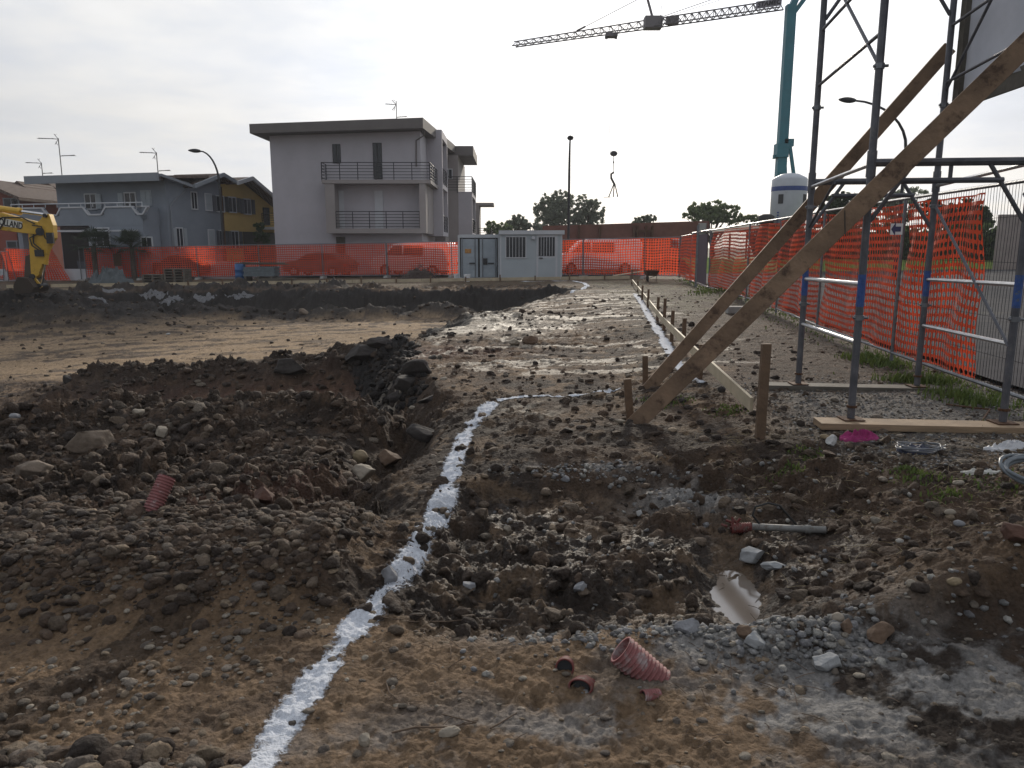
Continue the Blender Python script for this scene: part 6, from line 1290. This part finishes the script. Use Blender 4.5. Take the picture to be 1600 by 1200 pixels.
s = MB(); [s.beam((rS * .8 * math.cos(a), rS * .8 * math.sin(a), 0), (rS * .8 * math.cos(a), rS * .8 * math.sin(a), 2.0), .12, .12) for a in (.785, 2.356, 3.927, 5.498)]; s.build('leg', 'galv', sl_)
mx_ = MB(); mx_.lathe([(.2, -.3), (.5, -.25), (.55, .25), (.3, .4)], n=16); tg = thing('mixer_tank', 'black rounded tank beside the foot of the silo', 'tank', W(1197, 344, 53)); mx_.build('drum', 'black', tg, smooth=True); s = MB(); s.box((-.5, -.4, -3.2), (.5, .4, -.3)); s.build('stand', 'rust', tg)

# ------------------------------------------------------------- excavator
M['yellow'] = mat('yellow_machine_paint', (.50, .31, .04), .45, .1, .18, 2, dirt=((.10, .07, .045), 2.2, .57)); M['chrome'] = mat('chromed_rod', (.6, .6, .62), .15, 1.0)
YE = 26.0; eb = W(-150, 400, YE); ex = thing('excavator', 'yellow excavator reaching in from the left edge with its bucket in the dark heap', 'excavator', (eb.x, YE, .1)); OX, OZ = eb.x, .1
def E_(px, py): v = W(px, py, YE); return (v.x - OX, v.z - OZ)
def poly(pxs, y0, y1, name, m, par=ex): return MB().prism([E_(*p) for p in pxs], y0, y1).build(name, m, par, bevel=.015)
bm = poly([(-110, 395), (-95, 330), (-60, 318), (0, 331), (40, 342), (62, 347), (70, 356), (68, 366), (56, 366), (30, 363), (0, 359), (-50, 352), (-78, 372), (-92, 400)], -.17, .17, 'boom', 'yellow')
sk = poly([(66, 344), (72, 334), (80, 335), (86, 352), (87, 372), (84, 376), (76, 392), (64, 430), (56, 436), (52, 430), (50, 400), (48, 366), (58, 350)], -.13, .13, 'stick', 'yellow')
def cyl(a, b_, r, f, name, y=0.0):
    a, b_ = Vector((E_(*a)[0], y, E_(*a)[1])), Vector((E_(*b_)[0], y, E_(*b_)[1])); c = a.lerp(b_, f); o = MB().tube([a, c], r, 12).build(name, 'yellow', ex, smooth=False); MB().tube([c, b_], r * .5, 10).build('rod', 'chrome', o); MB().tube([c - (b_ - a).normalized() * .12, c], r * 1.15, 12).build('gland', 'yellow', o)
cyl((-60, 318), (74, 336), .105, .69, 'stick_cylinder'); cyl((80, 362), (66, 446), .085, .60, 'bucket_cylinder', -.05)
for (px, py, r) in ((67, 362, .13), (75, 337, .07), (55, 432, .09), (66, 446, .07)): x, z = E_(px, py); o = MB().lathe([(r, -.2), (r, .2)], n=14).build('pin', 'rail', ex); o.rotation_euler = (math.pi / 2, 0, 0); o.location = (x, 0, z)
s = MB(); s.beam((E_(55, 432)[0], -.12, E_(55, 432)[1]), (E_(68, 449)[0], -.12, E_(68, 449)[1]), .06, .10); s.beam((E_(52, 436)[0], .1, E_(52, 436)[1]), (E_(60, 452)[0], .1, E_(60, 452)[1]), .06, .1); s.build('link', 'yellow', ex)
MB().prism([E_(*p) for p in [(40, 432), (56, 434), (66, 448), (62, 456), (36, 458), (34, 446)]], -.45, .45).build('bucket', mat('muddy_bucket_steel', (.045, .035, .028), .9), ex)
MB().prism([E_(*p) for p in [(43, 400), (49, 398), (54, 428), (50, 446), (40, 446)]], -.11, .13).build('muddy_back_plate', mat('muddy_steel', (.07, .055, .045), .8), ex)
hs = MB()
for pts in ([(56, 352), (70, 354), (76, 372), (86, 380), (87, 368)], [(0, 344), (10, 340), (40, 340), (60, 350)], [(64, 366), (52, 372), (56, 384), (68, 392), (70, 396)], [(58, 366), (58, 380), (70, 390)], [(-4, 355), (6, 358), (13, 346), (14, 340)]): hs.tube([(E_(*p)[0], -.20, E_(*p)[1]) for p in pts], .022, 6)
hs.build('hydraulic_hose', 'black', ex); s = MB(); x, z = E_(66, 395); s.box((x - .14, -.2, z - .12), (x + .14, -.13, z + .1)); s.build('fitting', 'rail', ex); s = MB(); x, z = E_(83, 373); s.box((x - .10, -.22, z - .16), (x + .12, -.13, z + .2)); s.build('fitting', 'rail', ex)
MB().prism([E_(*p) for p in [(-28, 333), (40, 347), (40, 357), (-28, 350)]], -.178, -.172).build('white_decal', mat('decal_white', (.55, .55, .52), .5), bm)
a_, b__ = E_(3, 345.5), E_(38, 353); tl = text('NEW HOLLAND', .30, (E_(7, 347.2)[0], -.182, E_(7, 347.2)[1]), (math.pi / 2, math.atan2(a_[1] - b__[1], b__[0] - a_[0]), 0), 'dark', bm)
tl.scale = (.66, 1.0, 1)
# machine body outside the frame
s = MB(); s.box((-3.2, -1.2, 1.1), (.6, 1.2, 2.0)); s.build('engine_house', 'yellow', ex, bevel=.05); s = MB(); s.prism([(-.6, 2.002), (.9, 2.002), (.8, 2.6), (.4, 3.1), (-.6, 3.1)], .25, 1.18); s.build('cab', 'glass', ex, bevel=.03)
for q in (-1.25, .8): s = MB(); s.prism([(-2.3, .45), (-1.9, .0), (.9, .0), (1.3, .45), (.9, .9), (-1.9, .9)], q, q + .45); s.build('track', 'black', ex, bevel=.04)
MB().box((-1.5, -.8, .5), (.3, .8, 1.098)).build('undercarriage', 'rail', ex)

# ------------------------------------------------------------- trees
M['bark'] = mat('bark', (.07, .055, .045), .95, 0, .3, 6)
def leafmat(nm, c, c2): return mat(nm, c, .75, 0, .3, 1.6, trans=.45, c2=c2)
M['leaf_a'] = leafmat('leaf_olive', (.17, .20, .15), (.27, .30, .23)); M['leaf_b'] = leafmat('leaf_green', (.12, .17, .07), (.23, .28, .14)); M['leaf_c'] = leafmat('leaf_dark', (.022, .045, .018), (.055, .085, .03)); M['leaf_d'] = leafmat('leaf_palm', (.02, .035, .02), (.04, .055, .03))
def leaves(n, blobs, size, seed, rot=(0, 0, 0)):
    rg = np.random.default_rng(seed); B_ = np.array(blobs); wgt = B_[:, 3] * B_[:, 4] * B_[:, 5]; k = rg.choice(len(B_), n, p=wgt / wgt.sum()); d = rg.normal(size=(n, 3)); d /= np.linalg.norm(d, axis=1)[:, None]; r_ = rg.random(n) ** .45
    # sprays: pull leaves towards a few hundred twig centres so the outline is uneven and gaps open
    m_ = max(20, n // 32); kc = rg.choice(len(B_), m_, p=wgt / wgt.sum()); dc = rg.normal(size=(m_, 3)); dc /= np.linalg.norm(dc, axis=1)[:, None]; cen = B_[kc, :3] + dc * (rg.random(m_) ** .35)[:, None] * B_[kc, 3:6] * 1.04
    w = rg.integers(0, m_, n); spread = (wgt.mean() ** (1 / 3)) * .135; p = cen[w] + rg.normal(size=(n, 3)) * spread * np.array([1, 1, .8]) * .62
    s_ = size * (.6 + .8 * rg.random(n)); u = rg.normal(size=(n, 3)); u /= np.linalg.norm(u, axis=1)[:, None]; v_ = np.cross(u, rg.normal(size=(n, 3))); v_ /= np.linalg.norm(v_, axis=1)[:, None]
    V = np.stack([p - u * s_[:, None], p + v_ * s_[:, None] * .5, p + u * s_[:, None], p - v_ * s_[:, None] * .5], 1).reshape(-1, 3); o = np.arange(n)[:, None] * 4; return V, o + np.array([[0, 1, 2, 3]]), cen
def tree(name, label, loc, h, blobs, n, size, m, seed, trunk_r=.2, th=None, group=None, cat='tree'):
    t = thing(name, label, cat, loc, 0, group); V, Fc, cen = leaves(n, blobs, size, seed); th = th or h * .35; rg = random.Random(seed)
    tr = MB(); tr.tube([(0, 0, -.3), (.03 * h, 0, th * .5), (0, 0, th)], trunk_r, 8, trunk_r * .6)
    for c in cen[:: max(1, len(cen) // 26)]:
        c = Vector(c); a = Vector((0, 0, th * rg.uniform(.7, 1.0))); mid = a.lerp(c, .5) + Vector((rg.uniform(-.2, .2), 0, .12 * h * .3)); tr.tube([a, mid, c], trunk_r * .35, 5, trunk_r * .06, cap=False)
    tr.build('trunk', 'bark', t); np_mesh('crown', V, Fc, m, False, parent=t); return t
def blobpx(spec, Y, loc, dy=.7):   # (px, py, rx px, rz px)
    out = []
    for px, py, rx, rz_ in spec: v = W(px, py, Y); k_ = Y / F; out.append((v.x - loc[0], random.uniform(-.4, .4) * rx * k_, v.z - loc[2], rx * k_ * 1.12, rx * k_ * dy, rz_ * k_ * 1.12))
    return out
def treepx(name, label, px, Y, spec, n, size, m, seed, tr=.2, zb=0.0, group='trees beyond the site', th=None):
    v = W(px, 380, Y); loc = (v.x, Y, zb); zt = max(W(0, s_[1] - s_[3], Y).z for s_ in spec); return tree(name, label, loc, zt - zb, blobpx(spec, Y, loc), n, size, m, seed, tr, th, group)
treepx('broad_tree', 'large round headed tree, left of the twin trees behind the street lamp', 868, 92, [(860, 322, 17, 18), (878, 314, 16, 15), (848, 326, 14, 12), (868, 336, 20, 14), (876, 328, 14, 14), (842, 330, 10, 9), (856, 346, 18, 9), (880, 344, 16, 9)], 17000, .125, 'leaf_a', 1, .35, th=3.4)
treepx('broad_tree', 'slightly lower round headed tree, right of the twin trees behind the street lamp', 915, 90, [(912, 322, 15, 15), (928, 328, 15, 13), (903, 334, 12, 12), (934, 340, 10, 8), (918, 338, 16, 9), (908, 346, 18, 8), (926, 346, 12, 6), (896, 338, 10, 12)], 12000, .125, 'leaf_a', 2, .32, th=3.2)
treepx('small_tree', 'small tree showing between the apartment block and the site hut', 806, 84, [(806, 347, 13, 9), (812, 352, 14, 9), (798, 352, 8, 8)], 3800, .16, 'leaf_a', 3)
treepx('small_tree', 'low pale tree directly behind the shipping container', 774, 80, [(772, 355, 12, 9), (785, 358, 12, 8), (764, 360, 8, 8)], 3200, .16, 'leaf_b', 4)
treepx('small_tree', 'low bush like tree left of the twin trees, above the hut roof', 836, 84, [(834, 353, 9, 5), (842, 357, 9, 5)], 1500, .15, 'leaf_a', 5)
treepx('small_tree', 'small tree rising over the block wall, middle', 1010, 78, [(1005, 344, 12, 5), (1016, 341, 8, 5), (995, 347, 8, 4)], 2200, .15, 'leaf_a', 6)
treepx('green_tree', 'broad green tree rising over the right end of the block wall', 1112, 74, [(1095, 328, 17, 10), (1115, 326, 16, 12), (1138, 332, 16, 12), (1082, 336, 13, 9), (1110, 338, 26, 10), (1146, 342, 14, 8)], 12000, .12, 'leaf_b', 7, .25)
treepx('small_tree', 'thin bush left of the silo', 1178, 74, [(1172, 342, 14, 5), (1188, 343, 9, 4)], 1700, .14, 'leaf_b', 8)
treepx('broad_tree', 'dark green tree behind the left scaffold leg', 1312, 56, [(1300, 325, 20, 14), (1325, 318, 22, 16), (1345, 330, 20, 15), (1290, 340, 14, 12), (1320, 345, 30, 14)], 9000, .15, 'leaf_c', 9, .25)
treepx('bare_tree', 'thin leaved tree between the scaffold legs', 1400, 56, [(1385, 312, 20, 14), (1410, 318, 22, 18), (1430, 305, 18, 14), (1395, 335, 30, 16)], 3600, .12, 'leaf_a', 10, .2)
treepx('broad_tree', 'dark conical tree right of the scaffold legs behind the wire fence', 1513, 54, [(1508, 328, 16, 14), (1525, 340, 20, 16), (1495, 340, 20, 18), (1540, 350, 16, 10), (1475, 335, 18, 14), (1455, 328, 14, 16)], 11000, .15, 'leaf_c', 11, .25)
# hedge bank beyond the road
M['leaf_h'] = leafmat('leaf_hedge', (.05, .085, .03), (.10, .15, .055))
def hedge():
    V = []; Fc = []; rg = np.random.default_rng(4); bl = []
    for q in range(30): x = 16.5 + q * .75; bl.append((x, 47.4 + .4 * math.sin(q), 2.0 + .2 * math.sin(q * 1.7), .9, .8, 1.15))
    V, Fc, _ = leaves(34000, bl, .12, 12); o = np_mesh('hedge', V, Fc, 'leaf_h', False); tag(o, 'long dense green hedge on the grass verge beyond the road', 'hedge')
    c = MB(); c.box((16.2, 47.1, .4), (39, 47.9, 2.6)); q = c.build('hedge_core', 'leaf_c', o)
hedge()
# palms and the small shrub by the houses
def palm(px, Y, py, R_, label, seed):
    v = W(px, py, Y); t = thing('palm', label, 'palm', (v.x, Y, -.35), 0, 'palms in front of the grey house'); h = v.z + .35 - .4; MB().tube([(0, 0, 0), (0, 0, h)], .16, 8, .13).build('trunk', 'bark', t); rg = np.random.default_rng(seed); m = MB()
    for k in range(38):
        a = rg.random() * 6.28; el = rg.uniform(-.35, 1.35); d = Vector((math.cos(a) * math.cos(el), math.sin(a) * math.cos(el), math.sin(el))); L = R_ * rg.uniform(.75, 1.05); c0 = Vector((0, 0, h)); c = c0 + d * L * .55; m.tube([c0, c], .012, 3, cap=False)
        side = d.cross(Vector((0, 0, 1))).normalized(); up = side.cross(d)
        for q in range(13):
            f = (q - 6) / 6 * 1.45; dd = (d * math.cos(f) + side * math.sin(f)).normalized(); tip = c + dd * L * .45 + Vector((0, 0, -.12 * L * abs(math.sin(f)) - .05)); w_ = dd.cross(up).normalized() * .028; m.add([c - w_ * .3, c + dd * L * .25 + w_, tip, c + dd * L * .25 - w_], [(0, 1, 2, 3)])
    m.build('fronds', 'leaf_d', t)
palm(145, 46.0, 374, 1.5, 'dark fan palm in front of the carport, left', 1); palm(205, 46.3, 376, 1.35, 'dark fan palm in front of the grey house, right of the carport', 2)
t = treepx('shrub', 'upright dark shrub in front of the yellow house', 408, 46.5, [(405, 362, 9, 12), (412, 372, 9, 9), (402, 375, 7, 6)], 1500, .12, 'leaf_c', 14, .06, -.2, group=None)
bb = thing('waste_bin', 'dark wheeled bin standing in the gap of the far fence', 'bin', (W(119, 420, 47.0).x, 48.2, -.4)); MB().hexa([(-.3, -.3, .1), (.3, -.3, .1), (.3, .3, .1), (-.3, .3, .1), (-.38, -.38, 1.2), (.38, -.38, 1.2), (.38, .38, 1.2), (-.38, .38, 1.2)]).build('body', 'shutter_dark', bb); MB().box((-.4, -.4, 1.202), (.4, .4, 1.28)).build('lid', 'rail', bb)

# ------------------------------------------------------------- thin haze over the site
hz = MB(); hz.box((-150, -60, -3.7), (150, 170, 45)); hzo = hz.build('haze', bpy.data.materials.new('haze_air')); hm = hzo.data.materials[0]; hm.use_nodes = True; hm.node_tree.nodes.clear()
pv_ = hm.node_tree.nodes.new('ShaderNodeVolumePrincipled'); pv_.inputs['Density'].default_value = .0006; pv_.inputs['Color'].default_value = (.93, .95, 1, 1); om_ = hm.node_tree.nodes.new('ShaderNodeOutputMaterial'); hm.node_tree.links.new(pv_.outputs[0], om_.inputs['Volume']); tag(hzo, kind='stuff')
